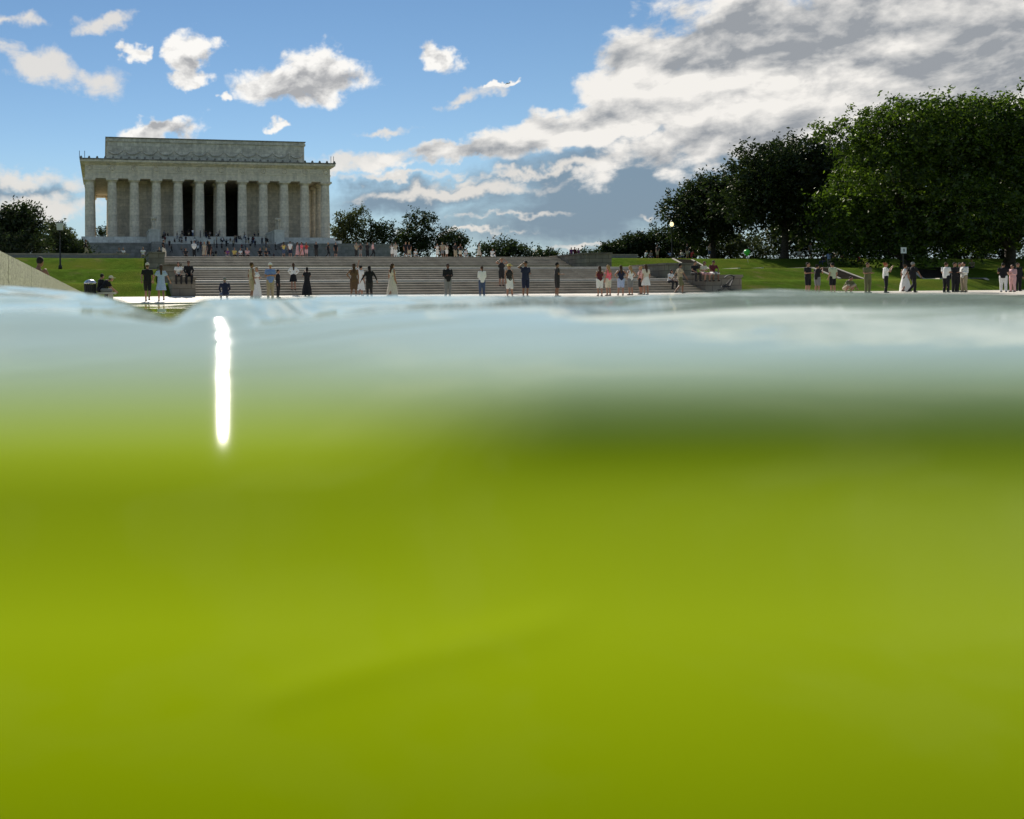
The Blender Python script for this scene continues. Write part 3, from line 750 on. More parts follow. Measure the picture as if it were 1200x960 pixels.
ptree('elm_tree', 'very tall dense green elm beside the sunlit elm', 1182, 58, 117, 215, 1.6, 60000, .14, M_LEAF_ELM, G1, trunk_r=.45, seed=5, nl=34)
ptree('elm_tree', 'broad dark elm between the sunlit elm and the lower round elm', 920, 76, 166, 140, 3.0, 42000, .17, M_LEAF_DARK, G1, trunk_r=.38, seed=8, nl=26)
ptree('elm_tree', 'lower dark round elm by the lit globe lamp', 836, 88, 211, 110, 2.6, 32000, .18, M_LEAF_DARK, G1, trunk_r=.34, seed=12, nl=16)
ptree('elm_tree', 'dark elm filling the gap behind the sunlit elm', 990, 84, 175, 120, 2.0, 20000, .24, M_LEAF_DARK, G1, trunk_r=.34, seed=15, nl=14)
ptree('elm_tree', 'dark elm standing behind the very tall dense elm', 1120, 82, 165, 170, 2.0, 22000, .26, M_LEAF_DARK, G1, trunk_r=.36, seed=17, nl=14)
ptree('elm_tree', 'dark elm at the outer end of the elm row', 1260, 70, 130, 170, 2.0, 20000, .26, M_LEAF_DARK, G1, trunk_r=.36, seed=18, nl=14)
G2 = 'shrubs under the elms'
sh = [(716, 96, 291, 30, 'low rounded dark shrub at the open end of the shrub row'), (738, 97, 282, 46, 'dense dark green shrub next to the low end shrub'), (770, 96, 270, 56, 'tall dark shrub right below the globe lamp'),
      (806, 100, 279, 60, 'dark shrub behind the seated visitors'), (858, 96, 276, 70, 'olive sunlit shrub behind the trunk by the green balloon'), (915, 96, 262, 80, 'shaded shrub between the two dark elm trunks'),
      (975, 92, 268, 90, 'shaded shrub behind the resting visitors near the sunlit elm'), (1040, 88, 264, 90, 'shaded shrub behind the white sign'), (1105, 84, 262, 100, 'shaded shrub behind the stout elm trunk'), (1175, 80, 260, 110, 'shaded shrub at the outer end of the shrub row')]
for k, (px, Y, ty, w, lab) in enumerate(sh):
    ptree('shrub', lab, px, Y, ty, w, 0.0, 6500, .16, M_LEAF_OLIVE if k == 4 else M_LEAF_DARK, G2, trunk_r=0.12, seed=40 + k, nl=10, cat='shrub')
G3 = 'trees around the temple'
ptree('oak_tree', 'big dark leafy tree at the far end of the lawn wall', 14, 118, 241, 78, 1.0, 14000, .22, M_LEAF_DARK, G3, seed=60)
ptree('oak_tree', 'small airy tree beside the square lamp post', 68, 128, 261, 44, 1.5, 4200, .22, M_LEAF_OLIVE, G3, trunk_r=.2, seed=62, nl=12)
ptree('shrub', 'dark hedge shrub below the big leafy tree', 22, 112, 278, 80, 0.0, 7000, .18, M_LEAF_DARK, G2, trunk_r=.12, seed=63, cat='shrub')
ptree('shrub', 'dark hedge shrub between the small airy tree and the terrace wall', 88, 125, 286, 44, 0.0, 4000, .18, M_LEAF_DARK, G2, trunk_r=.12, seed=64, cat='shrub')
ptree('oak_tree', 'little tree seen through the open corner colonnade', 122, 262, 262, 30, 2.0, 3000, .3, M_LEAF_DARK, G3, seed=65, nl=10)
ptree('oak_tree', 'olive green tree just beyond the temple corner', 411, 214, 246, 50, 3.0, 7000, .30, M_LEAF_OLIVE, G3, seed=66)
ptree('oak_tree', 'dark tree between the olive tree and the tallest far tree', 444, 208, 262, 46, 1.0, 6000, .30, M_LEAF_DARK, G3, seed=67)
ptree('oak_tree', 'tallest dark tree behind the terrace end', 488, 205, 248, 52, 1.0, 8000, .30, M_LEAF_DARK, G3, seed=68)
ptree('oak_tree', 'ragged dark tree at the end of the far tree group', 528, 200, 268, 40, 1.0, 5000, .30, M_LEAF_DARK, G3, seed=69)
ptree('shrub', 'broad dark bush on the plaza skyline', 592, 150, 286, 66, 0.0, 6000, .26, M_LEAF_DARK, G2, trunk_r=.12, seed=70, cat='shrub', nl=12)
ptree('shrub', 'small low bush on the skyline past the broad bush', 640, 148, 297, 40, 0.0, 2500, .24, M_LEAF_DARK, G2, trunk_r=.1, seed=71, cat='shrub', nl=8)
ptree('shrub', 'long low bush on the skyline beside the three friends', 690, 150, 299, 40, 0.0, 2500, .24, M_LEAF_DARK, G2, trunk_r=.1, seed=72, cat='shrub', nl=8)

# ------------------------------------------------------------------ paths with pale kerbs on the lawn
def path(label, pts, w):
    e = tag(empty('garden_path', (pts[0][0], pts[0][1], 0)), label, 'path')
    def strip(name, off0, off1, dz, m, thick):
        mb = MB(); rows = []
        N = 24
        for k in range(N + 1):
            t_ = k / N
            x = pts[0][0] + (pts[1][0] - pts[0][0]) * t_; y = pts[0][1] + (pts[1][1] - pts[0][1]) * t_
            dx, dy = pts[1][0] - pts[0][0], pts[1][1] - pts[0][1]; L = math.hypot(dx, dy); nx, ny = dy / L, -dx / L
            for o_, zz in ((off0, -thick), (off1, -thick), (off1, dz), (off0, dz)):
                X, Y = x + nx * o_, y + ny * o_
                mb.v.append((X - pts[0][0], Y - pts[0][1], P(Y) + .0 + zz))
        for k in range(N):
            for j in range(4):
                j2 = (j + 1) % 4
                mb.f.append((k * 4 + j, k * 4 + j2, k * 4 + 4 + j2, k * 4 + 4 + j))
        mb.f.append((0, 3, 2, 1)); mb.f.append((N * 4, N * 4 + 1, N * 4 + 2, N * 4 + 3))
        mb.build(name, m, e)
    strip('path_bed', -w / 2, w / 2, -.01, M_PATH, .5)
    strip('kerb', -w / 2 - .2, -w / 2 - .01, .03, M_STEP_PALE, .5); strip('kerb', w / 2 + .01, w / 2 + .2, .03, M_STEP_PALE, .5)
path('dark path with pale kerbs descending behind the seated visitors', [(at(800, 74), 74), (at(880, 60), 60)], 1.6)
path('dark path with pale kerbs ending near the crouching person', [(at(900, 66), 66), (at(1000, 55), 55)], 1.8)
path('dark path with pale kerbs crossing behind the walking man', [(at(1070, 62), 62), (at(1130, 50), 50)], 2.4)

# ------------------------------------------------------------------ lamps, sign, bench, bin and other small things
def zat(Y): return P(Y)
Y = 70.0
e = tag(empty('lamp_post', (at(71, Y), Y, zat(Y))), 'black lamp post with a square frosted lantern beside the sunny lawn', 'lamp post')
MB().lathe([(.16, 0), (.16, .25), (.07, .4), (.05, 3.1), (.09, 3.2)], 10).build('post', M_METAL, e, True)
MB().taper(-.24, .24, -.24, .24, 3.25, 3.84, -.03, -.03).build('lantern', M_GLASSY, e)
MB().taper(-.28, .28, -.28, .28, 3.842, 3.92, .12, .12).build('lantern_cap', M_METAL, e)
MB().box(-.25, .25, -.25, .25, 3.19, 3.248).build('lantern_base', M_METAL, e)
Y = 86.0
hz = PY - (788 - PX) * math.tan(R(ROLL)); X = at(788, Y); dep = X * math.sin(R(YAW)) + Y * math.cos(R(YAW))
zl = (hz - 263) * dep / FPX + EYE
e = tag(empty('lamp_post', (X, Y, zat(Y))), 'thin dark lamp post with a glowing globe among the trees', 'lamp post')
h = zl - zat(Y)
MB().lathe([(.16, 0), (.15, .3), (.06, .5), (.045, h - .35), (.12, h - .25)], 10).build('post', M_METAL, e, True)
glow = bpy.data.materials.new('lit_globe'); glow.use_nodes = True
b_ = glow.node_tree.nodes['Principled BSDF']; b_.inputs['Base Color'].default_value = (.9, .8, .5, 1); b_.inputs['Emission Color'].default_value = (1, .82, .42, 1); b_.inputs['Emission Strength'].default_value = 0.9
MB().ball(0, 0, h, .20, .20, .28, 12, 8).build('globe', glow, e, True)
MB().lathe([(.1, h + .30), (.16, h + .36), (.03, h + .48)], 10).build('finial', M_METAL, e)
Y = 54.0
e = tag(empty('sign_post', (at(1059, Y), Y, zat(Y))), 'small white notice board on a thin post under the sunlit elm', 'sign')
MB().tube([(0, 0, -.2), (0, 0, 2.35)], .035, 8).build('post', M_METAL, e)
MB().box(-.24, .24, -.05, -.01, 1.98, 2.45).build('panel', M_WHITE, e)
MB().box(-.26, .26, -.01, .01, 1.96, 2.47).build('frame', M_METAL, e)
MB().box(-.04, .06, -.056, -.052, 2.1, 2.34).build('printed_mark', M_METAL, e)
Y = 38.6
e = tag(empty('bench', (at(113, Y), Y, zat(Y)), R(4)), 'low stone bench by the promenade with a man sitting on it', 'bench')
MB().box(-.9, .9, -.24, .24, .36, .45).build('seat', M_STEP_PALE, e)
for x in (-.65, .65): MB().taper(x - .12, x + .12, -.2, .2, -.05, .358, .02, .02).build('leg', M_STEP_PALE, e)
Y = 38.2
e = tag(empty('litter_bin', (at(106, Y), Y, zat(Y))), 'black slatted litter bin with a shiny lid beside the bench', 'litter bin')
MB().lathe([(.21, .06), (.24, .8), (.22, .82)], 18).build('liner', M_METAL, e)
for k in range(18):
    a = 2 * math.pi * k / 18
    MB().tube([(.23 * math.cos(a), .23 * math.sin(a), 0), (.27 * math.cos(a), .27 * math.sin(a), .86)], .022, 5).build('slat', M_METAL, e)
M_STEEL = mat('steel_lid', (.6, .6, .6), .25, .05, 4, metal=1.0)
MB().lathe([(.29, .86), (.29, .9), (.2, 1.0), (.06, 1.05)], 18).build('lid', M_STEEL, e, True)
# stroller
Y = 44.0
e = tag(empty('stroller', (at(851, Y), Y, zat(Y)), R(60)), 'dark folding stroller parked at the foot of the stairs beside the lawn', 'stroller')
M_DKCLOTH = mat('dark_cloth', (.025, .028, .032), .9, .2, 20)
for x in (-.24, .24):
    MB().tube([(x, -.42, 1.02), (x, .1, .35), (x, .38, .12)], .02, 6).build('frame_bar', M_METAL, e)
    MB().tube([(x, -.30, .1), (x, .1, .55)], .018, 6).build('frame_bar', M_METAL, e)
    for y in (-.30, .38):
        MB().tube([(x + .03 * math.copysign(1, x), y + .10 * math.cos(2 * math.pi * k / 14), .12 + .10 * math.sin(2 * math.pi * k / 14)) for k in range(14)], .025, 6, True).build('wheel', M_METAL, e)
MB().tube([(-.24, -.42, 1.02), (.24, -.42, 1.02)], .022, 6).build('handle', M_METAL, e)
MB().taper(-.22, .22, -.2, .28, .38, .46, .02, .02).build('seat', M_DKCLOTH, e)
MB().add([(-.22, -.18, .44), (.22, -.18, .44), (.22, -.36, .92), (-.22, -.36, .92), (-.22, -.22, .44), (.22, -.22, .44), (.22, -.40, .92), (-.22, -.40, .92)], [(0, 1, 2, 3), (7, 6, 5, 4), (0, 4, 5, 1), (1, 5, 6, 2), (2, 6, 7, 3), (3, 7, 4, 0)]).build('backrest', M_DKCLOTH, e)
hood = MB(); 
for k in range(7):
    a = R(20 + 22 * k)
    for j in range(5):
        x = -.24 + .12 * j; hood.v.append((x, -.2 + .34 * math.cos(a) * (1 - .1 * abs(j - 2)), .82 + .30 * math.sin(a) * (1 - .06 * abs(j - 2))))
for k in range(6):
    for j in range(4): hood.f.append((k * 5 + j, k * 5 + j + 1, k * 5 + j + 6, k * 5 + j + 5))
o = hood.build('hood', M_DKCLOTH, e, True); md = o.modifiers.new('thick', 'SOLIDIFY'); md.thickness = .012
# balloon
Y = 72.0; X = at(876, Y); dep = X * math.sin(R(YAW)) + Y * math.cos(R(YAW)); hz = PY - (876 - PX) * math.tan(R(ROLL)); zb = (hz - 296) * dep / FPX + EYE
e = tag(empty('balloon', (X, Y, zat(Y))), 'bright green balloon floating on a string below the elms', 'balloon')
M_BALL = mat('green_rubber', (.05, .55, .06), .35, .05, 3, spec=.5)
MB().lathe([(.02, -.36), (.08, -.31), (.21, -.14), (.27, .04), (.24, .18), (.15, .28), (.02, .32)], 16, cz=zb - zat(Y)).build('envelope', M_BALL, e, True)
MB().tube([(.12, 0, .0), (.05, .02, (zb - zat(Y)) * .5), (0, 0, zb - zat(Y) - .35)], .008, 5).build('string', M_WHITE, e)
# airliner
D_ = 5200.0; a_, e_ = azel(597, 98)
pl = tag(empty('airplane', (D_ * math.sin(a_) * math.cos(e_), D_ * math.cos(a_) * math.cos(e_), D_ * math.sin(e_)), R(-62)), 'tiny dark airplane high in the sky beside the clouds', 'airplane')
M_PLANE = mat('airplane_skin', (.25, .26, .28), .5, .05, .3)
MB().tube([(-17, 0, 0), (-14, 0, .3), (-6, 0, .4), (10, 0, .4), (17, 0, 1.2)], [.5, 1.7, 2.0, 1.9, .4], 10).build('fuselage', M_PLANE, pl, True)
for s_ in (-1, 1):
    MB().add([(-4, 1.5 * s_, 0), (3, 1.5 * s_, 0), (8, 16 * s_, 1.2), (5.5, 16 * s_, 1.2), (-4, 1.5 * s_, .6), (3, 1.5 * s_, .6), (8, 16 * s_, 1.5), (5.5, 16 * s_, 1.5)], [(0, 1, 2, 3), (4, 7, 6, 5), (0, 4, 5, 1), (1, 5, 6, 2), (2, 6, 7, 3), (3, 7, 4, 0)]).build('wing', M_PLANE, pl)
    MB().add([(12, .5 * s_, 1), (16, .5 * s_, 1), (18, 6 * s_, 1.6), (16.5, 6 * s_, 1.6), (12, .5 * s_, 1.3), (16, .5 * s_, 1.3), (18, 6 * s_, 1.8), (16.5, 6 * s_, 1.8)], [(0, 1, 2, 3), (4, 7, 6, 5), (0, 4, 5, 1), (1, 5, 6, 2), (2, 6, 7, 3), (3, 7, 4, 0)]).build('tailplane', M_PLANE, pl)
MB().add([(11, -.2, 1.5), (16, -.2, 1.5), (18, -.2, 7), (16, -.2, 7), (11, .2, 1.5), (16, .2, 1.5), (18, .2, 7), (16, .2, 7)], [(0, 1, 2, 3), (4, 7, 6, 5), (0, 4, 5, 1), (1, 5, 6, 2), (2, 6, 7, 3), (3, 7, 4, 0)]).build('fin', M_PLANE, pl)

# ------------------------------------------------------------------ people
CLR = dict(black=(.012, .012, .014), dark=(.03, .028, .028), navy=(.018, .022, .05), blue=(.16, .24, .50), lightblue=(.34, .42, .60), white=(.72, .71, .68), cream=(.58, .53, .43), beige=(.42, .36, .27),
           khaki=(.34, .28, .19), olive=(.12, .12, .06), palegreen=(.42, .46, .33), grey=(.20, .20, .20), red=(.40, .045, .04), pink=(.85, .16, .22), palepink=(.62, .36, .36), maroon=(.10, .018, .025),
           purple=(.16, .05, .17), yellow=(.62, .47, .14), denim=(.06, .085, .15), brown=(.10, .06, .035), blond=(.36, .23, .10), redhair=(.30, .09, .035), blackhair=(.012, .010, .009), brownhair=(.06, .032, .018),
           skin=(.36, .19, .125), tan=(.22, .115, .07), darkskin=(.12, .06, .04))
def cm(c):
    return mat('cloth_' + c if c not in ('skin', 'tan', 'darkskin') else 'skin_' + c, CLR[c], .85 if c not in ('skin', 'tan', 'darkskin') else .55, .12, 25)
M_EYE = mat('eye_dark', (.02, .015, .012), .4, .05, 5); M_LIP = mat('lips', (.32, .10, .09), .5, .05, 5)
PEND = []                                     # (mesh builder, voxel, mesh) evaluated in one go
def capsule(mb, a, b, ra, rb, n=8):
    a, b = Vector(a), Vector(b); d = (b - a); L = d.length
    if L < 1e-5: return
    d.normalize()
    mb.tube([a - d * ra * .9, a - d * ra * .5, a, b, b + d * rb * .5, b + d * rb * .9], [ra * .4, ra * .86, ra, rb, rb * .86, rb * .4], n)
def skeleton(pose, arms, h, fem):
    k = h / 1.75; sw = .165 if fem else .19; hw = .095
    J = dict(pel=(0, 0, .96), wai=(0, 0, 1.10), che=(0, .0, 1.30), neck=(0, -.005, 1.46), head=(0, .02, 1.62))
    if pose == 'stand':
        L = [((-hw, 0, .93), (-.10, .02, .50), (-.105, -.02, .07)), ((hw, 0, .93), (.10, .01, .50), (.115, -.01, .07))]
    elif pose == 'walk':
        L = [((-hw, 0, .93), (-.095, .22, .53), (-.095, .20, .09)), ((hw, 0, .93), (.095, -.02, .50), (.10, -.34, .13))]
    elif pose == 'contrapposto':
        L = [((-hw, 0, .93), (-.10, .08, .50), (-.16, .03, .07)), ((hw, 0, .93), (.095, .0, .50), (.09, -.02, .07))]
    elif pose == 'sit':                        # seat at z = 0.42 under the pelvis
        for n_ in J: J[n_] = (J[n_][0], J[n_][1], J[n_][2] - .43)
        for n_, f in (('che', .05), ('neck', .10), ('head', .15)): J[n_] = (J[n_][0], J[n_][1] + f, J[n_][2])
        L = [((-hw, .02, .52), (-.15, .44, .50), (-.14, .42, .07)), ((hw, .02, .52), (.15, .44, .50), (.15, .36, .07))]
    elif pose == 'bend':                       # seated, leaning far forward
        for n_ in J: J[n_] = (J[n_][0], J[n_][1], J[n_][2] - .43)
        for n_, f, dz in (('wai', .07, -.01), ('che', .22, -.06), ('neck', .33, -.13), ('head', .43, -.16)): J[n_] = (J[n_][0], J[n_][1] + f, J[n_][2] + dz)
        L = [((-hw, .02, .52), (-.15, .44, .50), (-.14, .46, .07)), ((hw, .02, .52), (.15, .44, .50), (.15, .38, .07))]
    else:                                      # crouch
        for n_, f, dz in (('pel', -.12, -.66), ('wai', -.05, -.66), ('che', .08, -.70), ('neck', .18, -.74), ('head', .25, -.76)): J[n_] = (J[n_][0], J[n_][1] + f, J[n_][2] + dz)
        L = [((-hw, -.10, .28), (-.22, .30, .50), (-.17, .04, .07)), ((hw, -.10, .28), (.22, .30, .48), (.18, .06, .07))]
    sh_z = J['neck'][2] - .045; sy = J['neck'][1] - .01
    S = [(-sw, sy, sh_z), (sw, sy, sh_z)]
    A = []
    for i, sd in enumerate((-1, 1)):
        x, y, z = S[i]; st = arms if isinstance(arms, str) else arms[i]
        if st == 'down': e_, w_ = (x + sd * .05, y - .03, z - .29), (x + sd * .06, y + .05, z - .54)
        elif st == 'swing': e_, w_ = (x + sd * .06, y + sd * .12, z - .27), (x + sd * .05, y + sd * .26, z - .47)
        elif st == 'out': e_, w_ = (x + sd * .16, y - .02, z - .24), (x + sd * .26, y + .05, z - .44)
        elif st == 'hip': e_, w_ = (x + sd * .19, y - .07, z - .22), (x + sd * .02, y + .07, z - .40)
        elif st == 'phone': e_, w_ = (x + sd * .07, y + .16, z - .20), (x - sd * .09, y + .32, z + .06)
        elif st == 'head': e_, w_ = (x + sd * .20, y + .06, z + .04), (x - sd * .02, y + .10, z + .22)
        elif st == 'cross': e_, w_ = (x + sd * .05, y + .03, z - .27), (x - sd * .20, y + .20, z - .24)
        elif st == 'hold': e_, w_ = (x + sd * .04, y + .02, z - .28), (x - sd * .07, y + .24, z - .26)
        elif st == 'knee': e_, w_ = (x + sd * .07, y + .12, z - .24), (x * .8, y + .32, z - .38)
        else: e_, w_ = (x + sd * .12, y + .05, z + .25), (x + sd * .05, y + .08, z + .50)      # up
        A.append((S[i], e_, w_))
    return J, L, A, k
def human(pose='stand', arms='down', h=1.72, fem=False, top='tee', bottom='trousers', hair='short', hat=None, fine=True, shoes=True):
    """returns {part: (mesh, colour slot)}; the body is one continuous surface"""
    J, L, A, k = skeleton(pose, arms, h, fem)
    V = lambda p: Vector(p)
    vox = .024 if fine else .05
    out = {}
    def pend(part, mb, vx, slot):
        mb.v = [(x * k, y * k, z * k) for (x, y, z) in mb.v]
        PEND.append((part, mb, vx, out, slot))
    pel, wai, che, neck, head = (V(J[n_]) for n_ in ('pel', 'wai', 'che', 'neck', 'head'))
    def torso(mb, g=0.0, low=True, high=True):
        wd = .86 if fem else 1.0
        def ell(c, rx, ry, rz): mb.ball(c.x, c.y, c.z, rx + g, ry + g, rz + g, 12, 8)
        if low: ell(pel, .165, .118, .12)
        ell((pel + wai) / 2 + V((0, 0, .01)), .15 * wd, .108, .13)
        ell((wai + che) / 2, .142 * wd, .10, .15)
        if high:
            ell(che + V((0, .01, 0)), .165 * wd, .112, .15)
            capsule(mb, V(A[0][0]) * .9 + V((0, 0, -.01)), V(A[1][0]) * .9 + V((0, 0, -.01)), .058 + g, .058 + g)
            if fem: 
                for sd in (-1, 1): mb.ball(che.x + sd * .075, che.y + .09, che.z - .02, .065 + g, .06 + g, .06 + g, 8, 6)
            ell(che + V((0, 0, .09)), .12 * wd, .085, .09)
    body = MB()
    torso(body)
    capsule(body, che + V((0, 0, .1)), neck + V((0, .01, .07)), .062, .052)
    body.ball(head.x, head.y, head.z + .01, .076, .098, .118, 12, 10); body.ball(head.x, head.y + .025, head.z - .065, .055, .068, .055, 8, 6)
    if fine:
        body.ball(head.x, head.y + .105, head.z - .012, .014, .022, .022, 6, 4)
        for sd in (-1, 1): body.ball(head.x + sd * .08, head.y - .005, head.z - .005, .012, .02, .032, 6, 4)
    for (hp, kn, an) in L:
        capsule(body, hp, kn, .088, .058); capsule(body, V(kn) , V(kn) * .55 + V(an) * .45 + V((0, -.02, 0)), .056, .056); capsule(body, V(kn) * .55 + V(an) * .45 + V((0, -.02, 0)), an, .056, .038)
        capsule(body, V(an) + V((0, -.03, -.025)), V(an) + V((0, .15, -.035)), .036, .028)
    for (a_, e2, w2) in A:
        capsule(body, a_, e2, .050, .038); capsule(body, e2, w2, .040, .027)
        d = (V(w2) - V(e2)).normalized(); capsule(body, V(w2) + d * .02, V(w2) + d * .085, .030, .034)
    # fingers are added to the finished surface
    fingers = MB()
    if fine:
        for i, (a_, e2, w2) in enumerate(A):
            d = (V(w2) - V(e2)).normalized(); side = d.cross(V((0, 0, 1)) if abs(d.z) < .9 else V((0, 1, 0))).normalized(); curl = d.cross(side).normalized()
            for q, ln in enumerate((.062, .072, .068, .05)):
                b0 = V(w2) + d * .095 + side * (-.028 + .0185 * q)
                fingers.tube([b0, b0 + d * ln * .5 + curl * .006, b0 + d * ln * .85 + curl * .026], [.0095, .0085, .0065], 5)
            b0 = V(w2) + d * .045 - side * .028
            fingers.tube([b0, b0 + d * .03 - side * .022 + curl * .008, b0 + d * .06 - side * .026 + curl * .02], [.011, .0095, .0075], 5)
        fingers.v = [(x * k, y * k, z * k) for (x, y, z) in fingers.v]
    out['_fingers'] = fingers; out['_head'] = head * k
    pend('body', body, vox, 'skin')
    if top:
        mb = MB(); g = .016 if top != 'dress' else .018
        torso(mb, g)
        for (a_, e2, w2) in A:
            a_, e2, w2 = V(a_), V(e2), V(w2)
            if top in ('tee', 'dress_tee'): capsule(mb, a_, a_ + (e2 - a_) * .6, .066, .060)
            elif top == 'long': capsule(mb, a_, e2, .066, .052); capsule(mb, e2, e2 + (w2 - e2) * .9, .053, .042)
            elif top == 'tank': capsule(mb, a_ * .85, a_ * .88 + V((0, 0, -.05)), .05, .05)
        if pose in ('stand', 'walk', 'contrapposto') and top in ('tee', 'long'):
            mb.lathe([(.150, -.20), (.165, -.12), (.165, .05), (.15, .18)], 14, pel.x, pel.y, pel.z + .07, 1.08, .80)
        pend('top', mb, vox * 1.15, 'top')
    if bottom in ('trousers', 'shorts'):
        mb = MB(); mb.ball(pel.x, pel.y, pel.z, .178, .134, .13, 12, 8)
        for (hp, kn, an) in L:
            hp, kn, an = V(hp), V(kn), V(an)
            capsule(mb, hp, hp + (kn - hp) * .97, .108, .086)
            if bottom == 'trousers': capsule(mb, kn, an + V((0, -.005, .0)), .078, .066)
        pend(bottom, mb, vox * 1.15, 'bottom')
    elif bottom in ('shortskirt', 'midskirt', 'longskirt'):
        ln = {'shortskirt': .42, 'midskirt': .62, 'longskirt': .90}[bottom]; fl = {'shortskirt': .24, 'midskirt': .25, 'longskirt': .30}[bottom]
        mb = MB(); n_ = 28; prof = [(.14, .12), (.165, .02), (.19, -.12), (fl * .9, -ln * .6), (fl, -ln)]
        if pose in ('sit', 'bend', 'crouch'): prof = [(.15, .12), (.18, .02), (.22, -.12)]
        for (r_, z_) in prof:
            for q in range(n_):
                a = 2 * math.pi * q / n_; w_ = 1 + .07 * math.sin(a * 7) * min(1, abs(z_) / .5)
                mb.v.append((pel.x + r_ * w_ * 1.02 * math.cos(a), pel.y + r_ * w_ * .85 * math.sin(a), pel.z + z_))
        for j in range(len(prof) - 1):
            for q in range(n_):
                q2 = (q + 1) % n_; mb.f.append((j * n_ + q, (j + 1) * n_ + q, (j + 1) * n_ + q2, j * n_ + q2))
        pend('skirt', mb, 0, 'bottom')
    mb = MB(); hx, hy, hz_ = head
    if hair == 'bald': mb = None
    else:
        mb.ball(hx, hy - .018, hz_ + .032, .087, .102, .108, 12, 8)
        if hair == 'bob': mb.ball(hx, hy - .045, hz_ - .05, .09, .07, .10, 10, 7)
        if hair == 'long':
            mb.ball(hx, hy - .05, hz_ - .05, .088, .07, .11, 10, 7); capsule(mb, (hx, hy - .075, hz_ - .02), (hx, hy - .115, hz_ - .32), .075, .055)
        if hair == 'ponytail': capsule(mb, (hx, hy - .11, hz_ + .04), (hx, hy - .14, hz_ - .20), .034, .022)
        if hair == 'bun': mb.ball(hx, hy - .10, hz_ + .09, .045, .045, .045, 8, 6)
        pend('hair', mb, vox * .9, 'hair')
    if hat:
        mb = MB()
        if hat == 'cap': mb.lathe([(.098, .03), (.10, .07), (.085, .12), (.04, .15), (.01, .155)], 14, hx, hy - .008, hz_, .95, 1.08); mb.taper(hx - .07, hx + .07, hy + .07, hy + .19, hz_ + .045, hz_ + .06, .02, .01)
        else: mb.lathe([(.19, .045), (.19, .055), (.10, .065), (.095, .13), (.05, .16), (.01, .162)], 16, hx, hy, hz_, 1, 1.05)
        pend('hat', mb, 0, 'hat')
    if shoes:
        for i, (hp, kn, an) in enumerate(L):
            mb = MB(); an = V(an); mb.ball(an.x, an.y + .05, an.z - .03, .05, .135, .042, 10, 6)
            pend('shoe', mb, 0, 'shoe')
    return out
def run_pending():
    temps = []
    for (part, mb, vx, out, slot) in PEND:
        me = mb.mesh(part)
        if vx:
            o = bpy.data.objects.new('tmp', me); col.objects.link(o)
            md = o.modifiers.new('r', 'REMESH'); md.mode = 'VOXEL'; md.voxel_size = vx; md.use_smooth_shade = True
            sm = o.modifiers.new('s', 'SMOOTH'); sm.factor = .5; sm.iterations = 2 if part in ('body', 'hair') else 4
            temps.append((o, me))
        else: temps.append((None, me))
    bpy.context.view_layer.update(); dg = bpy.context.evaluated_depsgraph_get()
    for (part, mb, vx, out, slot), (o, me) in zip(PEND, temps):
        if o is not None:
            m2 = bpy.data.meshes.new_from_object(o.evaluated_get(dg))
            if part == 'body' and out['_fingers'].v:
                bm = bmesh.new(); bm.from_mesh(m2); fm_ = out['_fingers'].mesh('f'); bm.from_mesh(fm_); bm.to_mesh(m2); bm.free(); bpy.data.meshes.remove(fm_)
        else: m2 = me
        m2.name = part
        m2.polygons.foreach_set('use_smooth', np.ones(len(m2.polygons), dtype=bool))
        out.setdefault('_parts', []).append((part, m2, slot))
    for o, me in temps:
        if o is not None: bpy.data.objects.remove(o); bpy.data.meshes.remove(me)
    PEND.clear()
def place(out, colors, loc, rz, label, group=None):
    e = tag(empty('person', loc, rz), label, 'person', group)
    for (part, me, slot) in out['_parts']:
        c_ = colors.get(slot) or {'skin': 'skin', 'top': 'dark', 'bottom': 'dark', 'hair': 'brownhair', 'hat': 'cream', 'shoe': 'dark'}[slot]
        o = bpy.data.objects.new(part, me); col.objects.link(o); o.parent = e
        mm = cm(c_)
        if not me.materials:
            me.materials.append(mm)
            if part == 'body':
                me.materials.append(M_EYE); me.materials.append(M_LIP)
                hd = out['_head']; k_ = hd.z
                for p in me.polygons:
                    d = p.center - hd
                    if d.y > .06 and d.length < .16:
                        if abs(abs(d.x) - .034) < .016 and -.006 < d.z < .026: p.material_index = 1
                        elif abs(d.x) < .028 and -.075 < d.z < -.05: p.material_index = 2
        o.material_slots[0].link = 'OBJECT'; o.material_slots[0].material = mm
    return e
PEOPLE = []
def who(label, px, Y, face, pose='stand', arms='down', h=1.72, fem=False, top='tee', bottom='trousers', hair='short', hat=None, c=(), z=None, lift=0.0, shoes=True):
    out = human(pose, arms, h, fem, top, bottom, hair, hat, True, shoes)
    PEOPLE.append((out, dict(c), (at(px, Y), Y, (zat(Y) if z is None else z) + lift), R(-face), label))
D = dict
